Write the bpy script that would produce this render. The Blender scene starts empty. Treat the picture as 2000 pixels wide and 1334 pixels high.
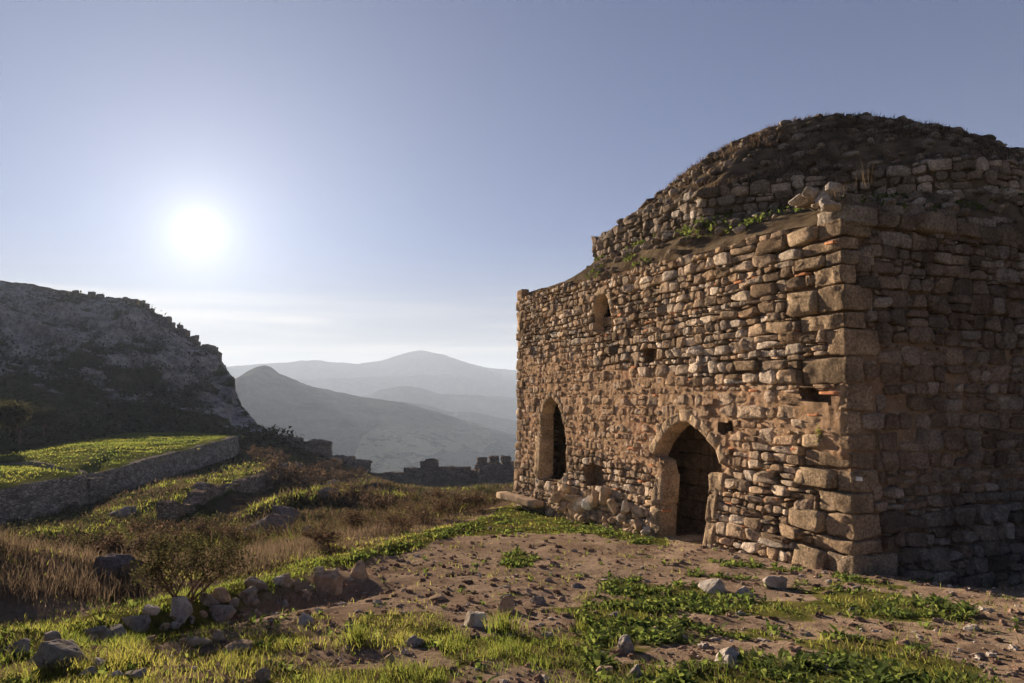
import bpy, math, random
import numpy as np

# ------------------------------------------------------------------ camera, sky, sun, exposure
SC = bpy.context.scene
COL = SC.collection
FPX, W_PX, CX, CY = 1400.0, 2000.0, 1000.0, 667.0      # focal length in pixels of the 2000 px wide photograph
PITCH = math.atan(123.0 / FPX)
EXPOSURE = 3.0

cam = bpy.data.cameras.new('camera')
cam.sensor_width = 36.0
cam.lens = FPX / W_PX * 36.0
cam.clip_start = 0.05
cam.clip_end = 60000.0
camo = bpy.data.objects.new('camera', cam)
COL.objects.link(camo)
camo.location = (0, 0, 0)
camo.rotation_euler = (math.pi / 2 + PITCH, 0, 0)
SC.camera = camo

SUN_AZ = math.radians(33.5)      # degrees left of the view axis
SUN_EL = math.radians(12.6)
SUN_DIR = (-math.sin(SUN_AZ) * math.cos(SUN_EL), math.cos(SUN_AZ) * math.cos(SUN_EL), math.sin(SUN_EL))
DISC_AZ = math.radians(24.0)
DISC_DIR = (-math.sin(DISC_AZ) * math.cos(SUN_EL), math.cos(DISC_AZ) * math.cos(SUN_EL), math.sin(SUN_EL))

sun = bpy.data.lights.new('sun', 'SUN')
sun.energy = 5.0
sun.angle = math.radians(0.55)
sun.color = (1.0, 0.79, 0.57)
suno = bpy.data.objects.new('sun', sun)
COL.objects.link(suno)
suno.rotation_euler = (math.pi / 2 - SUN_EL, 0, math.pi + SUN_AZ)   # lamp -Z points away from SUN_DIR

world = bpy.data.worlds.new('World')
SC.world = world
world.use_nodes = True


def build_world():
    nt = world.node_tree
    nt.nodes.clear()
    N, L = nt.nodes.new, nt.links.new
    out = N('ShaderNodeOutputWorld')
    bg = N('ShaderNodeBackground')
    bg.inputs['Strength'].default_value = 0.05
    sky = N('ShaderNodeTexSky')
    sky.sky_type = 'NISHITA'
    sky.sun_disc = False
    sky.sun_elevation = SUN_EL
    sky.sun_rotation = -DISC_AZ
    sky.altitude = 400
    sky.air_density = 1.0
    sky.dust_density = 0.4
    sky.ozone_density = 2.5
    tc = N('ShaderNodeTexCoord')
    nrm = N('ShaderNodeVectorMath'); nrm.operation = 'NORMALIZE'
    L(tc.outputs['Generated'], nrm.inputs[0])
    # tint
    tint = N('ShaderNodeMix'); tint.data_type = 'RGBA'; tint.blend_type = 'MULTIPLY'
    tint.inputs['Factor'].default_value = 1.0
    gam = N('ShaderNodeGamma'); gam.inputs['Gamma'].default_value = 0.80      # soft shoulder: the sky's own range is far wider than a photograph's
    L(sky.outputs['Color'], gam.inputs['Color'])
    L(gam.outputs['Color'], tint.inputs['A'])
    tint.inputs['B'].default_value = (0.054, 0.099, 0.205, 1)
    # thin cloud bands low over the horizon
    sep = N('ShaderNodeSeparateXYZ'); L(nrm.outputs[0], sep.inputs[0])
    comb = N('ShaderNodeCombineXYZ')
    L(sep.outputs['X'], comb.inputs['X']); L(sep.outputs['Y'], comb.inputs['Y'])
    zz = N('ShaderNodeMath'); zz.operation = 'MULTIPLY'; zz.inputs[1].default_value = 20.0
    L(sep.outputs['Z'], zz.inputs[0]); L(zz.outputs[0], comb.inputs['Z'])
    no = N('ShaderNodeTexNoise'); no.inputs['Scale'].default_value = 1.9
    no.inputs['Detail'].default_value = 5.0; no.inputs['Roughness'].default_value = 0.5
    no.inputs['Distortion'].default_value = 0.4
    L(comb.outputs[0], no.inputs['Vector'])
    cr = N('ShaderNodeMapRange'); cr.interpolation_type = 'SMOOTHSTEP'
    cr.inputs['From Min'].default_value = 0.44; cr.inputs['From Max'].default_value = 0.72
    L(no.outputs['Fac'], cr.inputs['Value'])
    band = N('ShaderNodeMapRange'); band.interpolation_type = 'SMOOTHSTEP'
    band.inputs['From Min'].default_value = 0.20; band.inputs['From Max'].default_value = 0.05
    L(sep.outputs['Z'], band.inputs['Value'])
    cm = N('ShaderNodeMath'); cm.operation = 'MULTIPLY'
    L(cr.outputs[0], cm.inputs[0]); L(band.outputs[0], cm.inputs[1])
    cm2 = N('ShaderNodeMath'); cm2.operation = 'MULTIPLY'; cm2.inputs[1].default_value = 0.75
    L(cm.outputs[0], cm2.inputs[0])
    # milky air low in the sky, the same all the way round
    milk = N('ShaderNodeMapRange'); milk.interpolation_type = 'SMOOTHSTEP'
    milk.inputs['From Min'].default_value = 0.24; milk.inputs['From Max'].default_value = 0.0
    milk.inputs['To Max'].default_value = 0.85
    L(sep.outputs['Z'], milk.inputs['Value'])
    mk = N('ShaderNodeMix'); mk.data_type = 'RGBA'
    L(milk.outputs[0], mk.inputs['Factor'])
    L(tint.outputs['Result'], mk.inputs['A'])
    mk.inputs['B'].default_value = (0.80, 0.72, 0.60, 1)
    cl = N('ShaderNodeMix'); cl.data_type = 'RGBA'
    L(cm2.outputs[0], cl.inputs['Factor'])
    L(mk.outputs['Result'], cl.inputs['A'])
    cl.inputs['B'].default_value = (2.3, 2.1, 1.75, 1)
    # aureole of the sun
    dt = N('ShaderNodeVectorMath'); dt.operation = 'DOT_PRODUCT'
    L(nrm.outputs[0], dt.inputs[0]); dt.inputs[1].default_value = DISC_DIR
    ac = N('ShaderNodeMath'); ac.operation = 'ARCCOSINE'; ac.use_clamp = False
    mn = N('ShaderNodeMath'); mn.operation = 'MINIMUM'; mn.inputs[1].default_value = 0.9999999
    L(dt.outputs['Value'], mn.inputs[0]); L(mn.outputs[0], ac.inputs[0])
    acc = None
    for amp, wid in ((40.0, 0.004), (1.9, 0.030), (1.5, 0.26)):
        d = N('ShaderNodeMath'); d.operation = 'DIVIDE'; d.inputs[1].default_value = -wid
        L(ac.outputs[0], d.inputs[0])
        e = N('ShaderNodeMath'); e.operation = 'EXPONENT'; L(d.outputs[0], e.inputs[0])
        m = N('ShaderNodeMath'); m.operation = 'MULTIPLY'; m.inputs[1].default_value = amp
        L(e.outputs[0], m.inputs[0])
        if acc is None:
            acc = m
        else:
            a = N('ShaderNodeMath'); a.operation = 'ADD'
            L(acc.outputs[0], a.inputs[0]); L(m.outputs[0], a.inputs[1]); acc = a
    gl = N('ShaderNodeMix'); gl.data_type = 'RGBA'; gl.blend_type = 'MULTIPLY'
    gl.inputs['Factor'].default_value = 1.0
    gl.inputs['A'].default_value = (1.0, 0.93, 0.80, 1)
    L(acc.outputs[0], gl.inputs['B'])
    ad = N('ShaderNodeMix'); ad.data_type = 'RGBA'; ad.blend_type = 'ADD'
    ad.inputs['Factor'].default_value = 1.0
    L(cl.outputs['Result'], ad.inputs['A']); L(gl.outputs['Result'], ad.inputs['B'])
    L(ad.outputs['Result'], bg.inputs['Color'])
    L(bg.outputs[0], out.inputs['Surface'])


build_world()
SC.view_settings.view_transform = 'Standard'
SC.view_settings.look = 'None'
SC.view_settings.exposure = EXPOSURE
SC.view_settings.gamma = 1.0
SC.view_settings.use_curve_mapping = False
SC.render.engine = 'CYCLES'
SC.cycles.max_bounces = 6
SC.cycles.diffuse_bounces = 3
SC.cycles.glossy_bounces = 1
SC.cycles.transmission_bounces = 3
SC.cycles.transparent_max_bounces = 8
SC.cycles.volume_bounces = 0
SC.cycles.use_denoising = True

HAZE_DENSITY = 2.0e-4

# ------------------------------------------------------------------ helpers
rng = np.random.default_rng(7)
random.seed(7)


def ray(px, py):
    cx, cy = (px - CX) / FPX, (CY - py) / FPX
    return np.array([cx, math.cos(PITCH) - cy * math.sin(PITCH), math.sin(PITCH) + cy * math.cos(PITCH)])


def at(px, py, Y):
    d = ray(px, py)
    return d * (Y / d[1])


def proj(P):
    P = np.asarray(P, float)
    X, Y, Z = P[..., 0], P[..., 1], P[..., 2]
    w = Y * math.cos(PITCH) + Z * math.sin(PITCH)
    w = np.where(w < 0.05, 0.05, w)
    v = -Y * math.sin(PITCH) + Z * math.cos(PITCH)
    return CX + FPX * X / w, CY - FPX * v / w


def _hash(ix, iy, iz, seed):
    h = ix * np.uint32(374761393) + iy * np.uint32(668265263) + iz * np.uint32(2147483647) + np.uint32((seed * 974711) & 0xFFFFFFFF)
    h = (h ^ (h >> np.uint32(13))) * np.uint32(1274126177)
    h = (h ^ (h >> np.uint32(16))) * np.uint32(2246822519)
    h = h ^ (h >> np.uint32(15))
    return (h & np.uint32(0xFFFFFF)) * (2.0 / 0xFFFFFF) - 1


def vnoise(x, y, z=None, seed=0):
    x = np.asarray(x, float); y = np.asarray(y, float)
    z = np.zeros_like(x) if z is None else np.asarray(z, float)
    ix, iy, iz = np.floor(x), np.floor(y), np.floor(z)
    fx, fy, fz = x - ix, y - iy, z - iz
    ux, uy, uz = [t * t * t * (t * (t * 6 - 15) + 10) for t in (fx, fy, fz)]
    ix, iy, iz = [np.atleast_1d(t).astype(np.int64).astype(np.uint32) for t in (ix, iy, iz)]
    flatz = not z.any()
    r = 0
    for dx in (np.uint32(0), np.uint32(1)):
        for dy in (np.uint32(0), np.uint32(1)):
            for dz in ((np.uint32(0),) if flatz else (np.uint32(0), np.uint32(1))):
                w = (ux if dx else 1 - ux) * (uy if dy else 1 - uy) * (uz if dz else 1 - uz)
                r = r + w * _hash(ix + dx, iy + dy, iz + dz, seed)
    return r


def fbm(x, y, z=None, oct=4, seed=0, gain=0.5, ridged=False):
    x = np.asarray(x, float); y = np.asarray(y, float)
    z = np.zeros_like(x) if z is None else np.asarray(z, float)
    a, s, tot = 1.0, 0.0, 0.0
    for o in range(oct):
        n = vnoise(x, y, z, seed + o * 17)
        if ridged:
            n = 1 - 2 * np.abs(n)
        s = s + a * n
        tot += a
        a *= gain
        x, y, z = x * 2.03 + 5.2, y * 2.03 + 1.3, (z * 2.03 + 7.7 if z.any() else z)
    return s / tot


def smooth(a, b, x):
    t = np.clip((np.asarray(x, float) - a) / (b - a), 0, 1)
    return t * t * (3 - 2 * t)


def in_poly(x, y, poly):
    x = np.asarray(x, float); y = np.asarray(y, float)
    ins = np.zeros(x.shape, bool)
    n = len(poly)
    for i in range(n):
        x0, y0 = poly[i]; x1, y1 = poly[(i + 1) % n]
        if y0 == y1:
            continue
        c = ((y0 > y) != (y1 > y)) & (x < (x1 - x0) * (y - y0) / (y1 - y0) + x0)
        ins ^= c
    return ins


def dist_poly(x, y, pts, closed=False):
    x = np.asarray(x, float); y = np.asarray(y, float)
    best = np.full(x.shape, 1e9)
    m = len(pts) if closed else len(pts) - 1
    for i in range(m):
        (x0, y0), (x1, y1) = pts[i], pts[(i + 1) % len(pts)]
        dx, dy = x1 - x0, y1 - y0
        t = np.clip(((x - x0) * dx + (y - y0) * dy) / (dx * dx + dy * dy), 0, 1)
        best = np.minimum(best, np.hypot(x - x0 - t * dx, y - y0 - t * dy))
    return best


def mesh_np(name, V, F, smooth_shade=True):
    """V (n,3); F list of (m,k) int arrays (k = 3 or 4)."""
    V = np.asarray(V, np.float32)
    if not isinstance(F, list):
        F = [F]
    F = [np.asarray(f, np.int32) for f in F if len(f)]
    me = bpy.data.meshes.new(name)
    me.vertices.add(len(V))
    me.vertices.foreach_set('co', V.ravel())
    loops = np.concatenate([f.ravel() for f in F])
    tot = np.concatenate([np.full(len(f), f.shape[1], np.int32) for f in F])
    start = np.concatenate([[0], np.cumsum(tot)[:-1]]).astype(np.int32)
    me.loops.add(len(loops))
    me.loops.foreach_set('vertex_index', loops)
    me.polygons.add(len(tot))
    me.polygons.foreach_set('loop_start', start)
    me.polygons.foreach_set('loop_total', tot)
    me.polygons.foreach_set('use_smooth', np.full(len(tot), smooth_shade, bool))
    me.update(calc_edges=True)
    me.validate()
    return me


def set_col(me, arr, name='tone'):
    arr = np.asarray(arr, np.float32)
    a = me.attributes.new(name, 'FLOAT_COLOR', 'POINT')
    c = np.ones((len(me.vertices), 4), np.float32)
    c[:, :3] = arr
    a.data.foreach_set('color', c.ravel())


def set_val(me, name, arr):
    a = me.attributes.new(name, 'FLOAT', 'POINT')
    a.data.foreach_set('value', np.asarray(arr, np.float32))


def obj(name, me, mat=None, parent=None, label=None, cat=None, group=None, kind=None):
    o = bpy.data.objects.new(name, me)
    COL.objects.link(o)
    if mat is not None:
        me.materials.append(mat)
    if parent is not None:
        o.parent = parent
    tag(o, label, cat, group, kind)
    return o


def tag(o, label=None, cat=None, group=None, kind=None):
    for k, v in (('label', label), ('category', cat), ('group', group), ('kind', kind)):
        if v:
            o[k] = v
    return o


def empty(name, label=None, cat=None, group=None):
    o = bpy.data.objects.new(name, None)
    COL.objects.link(o)
    return tag(o, label, cat, group)


def grid_faces(nu, nv):
    i = np.arange(nu - 1)[:, None] * nv + np.arange(nv - 1)[None, :]
    return np.stack([i, i + nv, i + nv + 1, i + 1], -1).reshape(-1, 4)


# ------------------------------------------------------------------ materials
class MB:
    def __init__(s, name):
        s.m = bpy.data.materials.new(name)
        s.m.use_nodes = True
        s.nt = s.m.node_tree
        s.nt.nodes.clear()
        s.out = s.nt.nodes.new('ShaderNodeOutputMaterial')
        s.geo = s.nt.nodes.new('ShaderNodeNewGeometry')
        s.pos = s.geo.outputs['Position']

    def n(s, t, **kw):
        x = s.nt.nodes.new('ShaderNode' + t)
        for k, v in kw.items():
            setattr(x, k, v)
        return x

    def put(s, sock, v):
        if v is None:
            return
        if hasattr(v, 'is_linked'):
            s.nt.links.new(v, sock)
        else:
            if isinstance(v, (tuple, list)) and len(v) == 3 and sock.type == 'RGBA':
                v = (*v, 1)
            sock.default_value = v

    def noise(s, scale, detail=4, rough=0.55, vec=None, dist=0.0, color=False):
        x = s.n('TexNoise')
        x.inputs['Scale'].default_value = scale
        x.inputs['Detail'].default_value = detail
        x.inputs['Roughness'].default_value = rough
        x.inputs['Distortion'].default_value = dist
        s.put(x.inputs['Vector'], vec or s.pos)
        return x.outputs['Color' if color else 'Fac']

    def voro(s, scale, feature='F1', vec=None, rnd=1.0):
        x = s.n('TexVoronoi', feature=feature)
        x.inputs['Scale'].default_value = scale
        x.inputs['Randomness'].default_value = rnd
        s.put(x.inputs['Vector'], vec or s.pos)
        return x.outputs['Distance']

    def rng(s, v, a, b, c=0.0, d=1.0):
        x = s.n('MapRange', interpolation_type='SMOOTHSTEP')
        for k, q in zip(('From Min', 'From Max', 'To Min', 'To Max'), (a, b, c, d)):
            x.inputs[k].default_value = q
        s.put(x.inputs['Value'], v)
        return x.outputs[0]

    def mix(s, f, a, b, mode='MIX'):
        x = s.n('Mix', data_type='RGBA', blend_type=mode)
        s.put(x.inputs['Factor'], f); s.put(x.inputs['A'], a); s.put(x.inputs['B'], b)
        return x.outputs['Result']

    def math(s, op, a, b=None):
        x = s.n('Math', operation=op)
        s.put(x.inputs[0], a); s.put(x.inputs[1], b)
        return x.outputs[0]

    def attr(s, name, out='Color'):
        x = s.n('Attribute', attribute_name=name)
        return x.outputs[out]

    def scaled(s, v):
        x = s.n('Mapping'); x.inputs['Scale'].default_value = v
        s.put(x.inputs['Vector'], s.pos)
        return x.outputs[0]

    def bump(s, h, dist, strength=1.0, prev=None):
        x = s.n('Bump')
        x.inputs['Distance'].default_value = dist
        x.inputs['Strength'].default_value = strength
        s.put(x.inputs['Height'], h)
        if prev is not None:
            s.put(x.inputs['Normal'], prev)
        return x.outputs[0]

    def diffuse(s, col, nrm=None, rough=0.9, spec=0.12):
        if spec <= 0.12:
            x = s.n('BsdfDiffuse')
            s.put(x.inputs['Color'], col)
            x.inputs['Roughness'].default_value = 0.6
        else:
            x = s.n('BsdfPrincipled')
            s.put(x.inputs['Base Color'], col)
            s.put(x.inputs['Roughness'], rough)
            x.inputs['Specular IOR Level'].default_value = spec
        if nrm is not None:
            s.put(x.inputs['Normal'], nrm)
        return x.outputs[0]

    def done(s, sh):
        s.put(s.out.inputs['Surface'], sh)
        return s.m


def m_stone(name, base=None, bump=0.02, scale=1.0, lichen=0.35):
    b = MB(name)
    c = b.attr('tone') if base is None else base
    big = b.rng(b.noise(2.2 * scale, 5), 0.3, 0.72, 0.62, 1.28)
    c = b.mix(1.0, c, big, 'MULTIPLY')
    fine = b.rng(b.noise(26 * scale, 8, 0.78), 0.3, 0.72, 0.42, 1.45)
    c = b.mix(1.0, c, fine, 'MULTIPLY')
    li = b.rng(b.noise(7 * scale, 6, 0.65), 0.53, 0.68, 0, lichen)
    c = b.mix(li, c, (0.075, 0.062, 0.05))
    h1 = b.noise(11 * scale, 6, 0.65)
    h2 = b.noise(48 * scale, 5, 0.7)
    pit = b.rng(b.voro(34 * scale), 0.0, 0.34)
    n = b.bump(h1, bump * 2.6)
    n = b.bump(h2, bump * 1.2, prev=n)
    n = b.bump(pit, bump * 0.5, prev=n)
    return b.done(b.diffuse(c, n))


def m_mortar():
    b = MB('mortar')
    p = b.attr('plaster', 'Fac')
    red = b.noise(1.1, 5)
    lo = b.mix(b.rng(b.noise(9, 6), 0.3, 0.7), (0.15, 0.10, 0.065), (0.28, 0.20, 0.14))
    hi = b.mix(b.rng(b.noise(7, 7, 0.7), 0.3, 0.7), (0.32, 0.205, 0.125), (0.53, 0.385, 0.265))
    hi = b.mix(b.rng(red, 0.5, 0.68, 0, 0.7), hi, (0.47, 0.28, 0.185))
    c = b.mix(p, lo, hi)
    c = b.mix(b.rng(b.noise(30, 6, 0.75), 0.52, 0.7, 0, 0.55), c, (0.11, 0.075, 0.05))
    chips = b.rng(b.voro(13), 0.24, 0.10, 0, 0.85)
    c = b.mix(b.math('MULTIPLY', chips, b.rng(b.noise(3.0, 3), 0.42, 0.56)), c, (0.56, 0.49, 0.42))
    c = b.mix(b.rng(b.noise(4.5, 7, 0.75), 0.56, 0.66, 0, 0.5), c, (0.15, 0.105, 0.07))
    n = b.bump(b.noise(14, 8, 0.78, vec=b.scaled((1, 1, 1.8))), 0.06)
    n = b.bump(b.noise(70, 4, 0.7), 0.016, prev=n)
    return b.done(b.diffuse(c, n))


def m_ground():
    b = MB('near_ground')
    g = b.attr('cover', 'Fac'); dr = b.attr('dry', 'Fac')
    soil = b.mix(b.rng(b.noise(1.6, 6), 0.3, 0.7), (0.18, 0.13, 0.096), (0.30, 0.23, 0.175))
    soil = b.mix(b.rng(b.noise(22, 7, 0.7), 0.42, 0.72, 0, 0.75), soil, (0.10, 0.066, 0.05))
    st = b.rng(b.voro(30), 0.20, 0.08)
    soil = b.mix(b.math('MULTIPLY', st, b.rng(b.noise(4, 3), 0.45, 0.62, 0, 0.8)), soil, (0.36, 0.29, 0.24))
    gc = b.mix(b.rng(b.noise(5, 6), 0.3, 0.7), (0.055, 0.062, 0.018), (0.125, 0.118, 0.035))
    dc = b.mix(b.rng(b.noise(4, 6), 0.3, 0.7), (0.085, 0.06, 0.042), (0.16, 0.118, 0.08))
    gf = b.math('ADD', g, b.math('MULTIPLY', b.math('SUBTRACT', b.noise(7, 5), 0.5), 0.9))
    c = b.mix(b.rng(gf, 0.3, 0.7), soil, gc)
    c = b.mix(dr, c, dc)
    n = b.bump(b.noise(9, 8, 0.7), 0.045)
    n = b.bump(b.noise(55, 5, 0.7), 0.018, prev=n)
    return b.done(b.diffuse(c, n))


def m_hillside():
    b = MB('hillside')
    g = b.attr('cover', 'Fac')
    br = b.mix(b.rng(b.noise(0.35, 7, 0.65), 0.35, 0.65), (0.045, 0.032, 0.024), (0.105, 0.078, 0.055))
    gr = b.mix(b.rng(b.noise(0.6, 7, 0.65), 0.35, 0.65), (0.026, 0.034, 0.011), (0.085, 0.095, 0.028))
    gf = b.math('ADD', g, b.math('MULTIPLY', b.math('SUBTRACT', b.noise(0.25, 7, 0.65), 0.5), 1.4))
    c = b.mix(b.rng(gf, 0.35, 0.65), br, gr)
    n = b.bump(b.noise(1.1, 8, 0.75), 0.9)
    return b.done(b.diffuse(c, n))


def m_terrace():
    b = MB('terrace_grass')
    c = b.mix(b.rng(b.noise(0.5, 8, 0.7), 0.35, 0.65), (0.065, 0.082, 0.022), (0.155, 0.155, 0.05))
    c = b.mix(b.rng(b.noise(1.6, 7, 0.75), 0.55, 0.72, 0, 0.7), c, (0.12, 0.085, 0.04))
    n = b.bump(b.noise(1.4, 8, 0.75), 0.5)
    return b.done(b.diffuse(c, n))


def m_valley():
    b = MB('valley_fields')
    w = b.scaled((0.0028, 0.0016, 0))
    x = b.n('TexVoronoi'); x.inputs['Scale'].default_value = 1.0
    b.put(x.inputs['Vector'], w)
    f = b.rng(x.outputs['Color'], 0.35, 0.8)
    c = b.mix(b.rng(b.noise(0.004, 8, 0.65), 0.42, 0.6), (0.05, 0.054, 0.034), (0.14, 0.13, 0.08))
    m = b.math('MULTIPLY', f, b.rng(b.noise(0.0022, 4), 0.5, 0.58))
    c = b.mix(m, c, (0.42, 0.37, 0.22))
    c = b.mix(b.rng(b.noise(0.02, 7, 0.7), 0.53, 0.62, 0, 0.8), c, (0.025, 0.028, 0.018))
    return b.done(b.diffuse(c))


def m_crag():
    b = MB('crag_rock')
    r = b.attr('rock', 'Fac')
    rk = b.mix(b.rng(b.noise(0.35, 8, 0.7), 0.3, 0.7), (0.14, 0.127, 0.12), (0.50, 0.46, 0.44))
    rk = b.mix(b.rng(b.noise(0.9, 6, 0.7), 0.53, 0.64, 0, 0.85), rk, (0.05, 0.045, 0.04))
    sc = b.mix(b.rng(b.noise(0.22, 8, 0.65), 0.35, 0.65), (0.05, 0.042, 0.028), (0.12, 0.098, 0.064))
    gr = b.mix(b.rng(b.noise(0.3, 6), 0.4, 0.6), sc, (0.06, 0.072, 0.028))
    f = b.math('ADD', r, b.math('MULTIPLY', b.math('SUBTRACT', b.noise(0.10, 7, 0.58), 0.5), 2.2))
    c = b.mix(b.rng(f, 0.42, 0.58), gr, rk)
    n = b.bump(b.noise(0.30, 7, 0.62), 3.0)
    n = b.bump(b.voro(0.45), 1.2, prev=n)
    return b.done(b.diffuse(c, n))


def m_hill(name, c0, c1, scale, fields=False):
    b = MB(name)
    c = b.mix(b.rng(b.noise(scale, 9, 0.68), 0.38, 0.62), c0, c1)
    if fields:
        sp = b.n('SeparateXYZ'); b.put(sp.inputs[0], b.pos)
        low = b.rng(b.math('ADD', sp.outputs['Z'], b.math('MULTIPLY', b.noise(0.006, 4), 60.0)), 5.0, -40.0)
        vx = b.n('TexVoronoi'); vx.inputs['Scale'].default_value = 1.0
        b.put(vx.inputs['Vector'], b.scaled((0.011, 0.006, 0.0)))
        f = b.math('MULTIPLY', low, b.rng(vx.outputs['Color'], 0.55, 0.75))
        c = b.mix(f, c, (0.33, 0.29, 0.17))
        gsc = b.math('MULTIPLY', low, b.rng(b.noise(0.035, 7, 0.65), 0.5, 0.6))
        c = b.mix(gsc, c, (0.03, 0.034, 0.02))
    n = b.bump(b.noise(scale * 1.5, 8, 0.65), 0.25 / scale)
    return b.done(b.diffuse(c, n))


def m_rock(name, c0=(0.13, 0.115, 0.105), c1=(0.31, 0.285, 0.265), bump=0.03):
    b = MB(name)
    c = b.mix(b.rng(b.noise(5, 8, 0.7), 0.3, 0.7), c0, c1)
    c = b.mix(b.rng(b.noise(14, 6, 0.7), 0.55, 0.68, 0, 0.75), c, (0.07, 0.06, 0.05))
    c = b.mix(b.rng(b.noise(3.3, 5, 0.6), 0.50, 0.62, 0, 0.65), c, (0.19, 0.145, 0.095))
    n = b.bump(b.noise(12, 8, 0.68), bump)
    n = b.bump(b.rng(b.voro(22), 0, 0.4), bump * 0.35, prev=n)
    return b.done(b.diffuse(c, n))


def m_leaf(name, c0, c1, trans, tw=0.5, rough=0.55, spec=0.3):
    b = MB(name)
    t = b.attr('tone', 'Fac')
    c = b.mix(t, c0, c1)
    d = b.diffuse(c, None, rough, spec)
    tr = b.n('BsdfTranslucent')
    b.put(tr.inputs['Color'], b.mix(t, trans[0], trans[1]))
    mx = b.n('MixShader')
    mx.inputs[0].default_value = tw
    b.put(mx.inputs[1], d); b.put(mx.inputs[2], tr.outputs[0])
    return b.done(mx.outputs[0])


def m_plain(name, c0, c1, scale=8.0, bump=0.01):
    b = MB(name)
    c = b.mix(b.rng(b.noise(scale, 6), 0.3, 0.7), c0, c1)
    n = b.bump(b.noise(scale * 3, 6, 0.7), bump)
    return b.done(b.diffuse(c, n))


def m_fort(name, c0, c1):
    b = MB(name)
    sx = b.scaled((1.0, 1.0, 2.0))
    c = b.mix(b.rng(b.noise(0.8, 8, 0.7, vec=sx), 0.3, 0.7), c0, c1)
    cell = b.rng(b.voro(3.6, 'DISTANCE_TO_EDGE', vec=sx), 0.0, 0.22)
    vc = b.n('TexVoronoi'); vc.inputs['Scale'].default_value = 3.6
    b.put(vc.inputs['Vector'], sx)
    c = b.mix(1.0, c, b.rng(vc.outputs['Color'], 0.1, 0.9, 0.62, 1.35), 'MULTIPLY')
    c = b.mix(cell, b.mix(1.0, c, (0.5, 0.48, 0.46), 'MULTIPLY'), c)
    c = b.mix(b.rng(b.noise(3.0, 6, 0.7), 0.5, 0.68, 0, 0.6), c, (0.10, 0.085, 0.065))
    n = b.bump(cell, 0.07)
    n = b.bump(b.noise(5, 7, 0.7), 0.1, prev=n)
    return b.done(b.diffuse(c, n))


MAT = dict(
    stone=m_stone('wall_stone'),
    ashlar=m_stone('cut_stone', (0.37, 0.285, 0.20), 0.012),
    inner=m_stone('inner_stone', (0.24, 0.18, 0.125), 0.012),  # darker than the cut stone: part of the interior's shade is in the colour
    mortar=m_mortar(),
    ground=m_ground(), hillside=m_hillside(), terrace=m_terrace(), valley=m_valley(), crag=m_crag(),
    rock=m_rock('grey_limestone'), pale=m_rock('pale_limestone', (0.25, 0.22, 0.195), (0.45, 0.41, 0.375)),
    tan=m_rock('tan_rubble', (0.22, 0.165, 0.12), (0.42, 0.33, 0.25)),
    mauve=m_rock('mauve_boulder', (0.13, 0.115, 0.115), (0.28, 0.25, 0.25), 0.15),
    grass=m_leaf('grass_blades', (0.04, 0.058, 0.014), (0.12, 0.125, 0.036), ((0.07, 0.098, 0.018), (0.215, 0.205, 0.048)), 0.5, 0.6, 0.1),
    weed=m_leaf('weed_leaves', (0.035, 0.06, 0.02), (0.10, 0.125, 0.045), ((0.06, 0.10, 0.02), (0.17, 0.2, 0.05)), 0.35, 0.6, 0.1),
    dry=m_leaf('dry_grass_blades', (0.05, 0.039, 0.03), (0.125, 0.098, 0.072), ((0.042, 0.031, 0.023), (0.10, 0.076, 0.053)), 0.4, 0.7, 0.1),
    twig=m_plain('twig_bark', (0.07, 0.048, 0.035), (0.15, 0.10, 0.075), 20),
    fuzz=m_leaf('dry_twig_leaves', (0.042, 0.030, 0.023), (0.11, 0.08, 0.058), ((0.04, 0.027, 0.019), (0.09, 0.064, 0.045)), 0.35, 0.8, 0.05),
    greenleaf=m_leaf('shrub_leaves', (0.045, 0.052, 0.022), (0.11, 0.105, 0.045), ((0.04, 0.045, 0.015), (0.09, 0.085, 0.03)), 0.3, 0.7, 0.1),
    darkleaf=m_leaf('scrub_leaves', (0.028, 0.03, 0.016), (0.07, 0.062, 0.034), ((0.03, 0.032, 0.012), (0.06, 0.055, 0.025)), 0.3, 0.7, 0.1),
    fort=m_fort('fortress_stone', (0.15, 0.118, 0.096), (0.36, 0.29, 0.24)), retain=m_fort('retaining_stone', (0.19, 0.17, 0.15), (0.44, 0.40, 0.355)),
    brick=m_plain('brick_tile', (0.34, 0.15, 0.08), (0.50, 0.26, 0.15), 14),
    white=m_plain('white_chip', (0.62, 0.62, 0.60), (0.75, 0.75, 0.73), 14),
    roof_soil=m_plain('roof_soil', (0.06, 0.045, 0.032), (0.15, 0.118, 0.082), 3.0, 0.06),
    hillA=m_hill('cone_hill', (0.035, 0.037, 0.03), (0.085, 0.08, 0.06), 0.012, True),
    hillB=m_hill('middle_hill', (0.045, 0.047, 0.04), (0.09, 0.088, 0.07), 0.006),
    hillC=m_hill('far_hill', (0.05, 0.052, 0.048), (0.085, 0.085, 0.075), 0.003),
)

# ------------------------------------------------------------------ the building's ground plan
BC = np.array([0.4679 * 9.5, 9.5])                     # the near corner
BD = np.array([-550.0, 1400.0]); BD /= np.linalg.norm(BD)     # along the lit facade, away from us
BN = np.array([BD[1], -BD[0]])                         # along the shaded face, to the right (into the building from the facade)
BL = 11.67


# ------------------------------------------------------------------ terrain heights
EDGE = [(-9.0, -9.0), (-7.5, -2.0), (-6.2, 2.2), (-5.0, 4.6), (-4.24, 5.93), (-3.83, 6.31), (-3.43, 7.17), (-3.0, 8.4), (-2.82, 9.87),
        (-2.26, 12.2), (-1.15, 15.2), (-0.35, 18.2), (-0.1, 20.6), (1.2, 24.0), (6.0, 30.0), (14.0, 34.0), (30.0, 38.0)]

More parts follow.
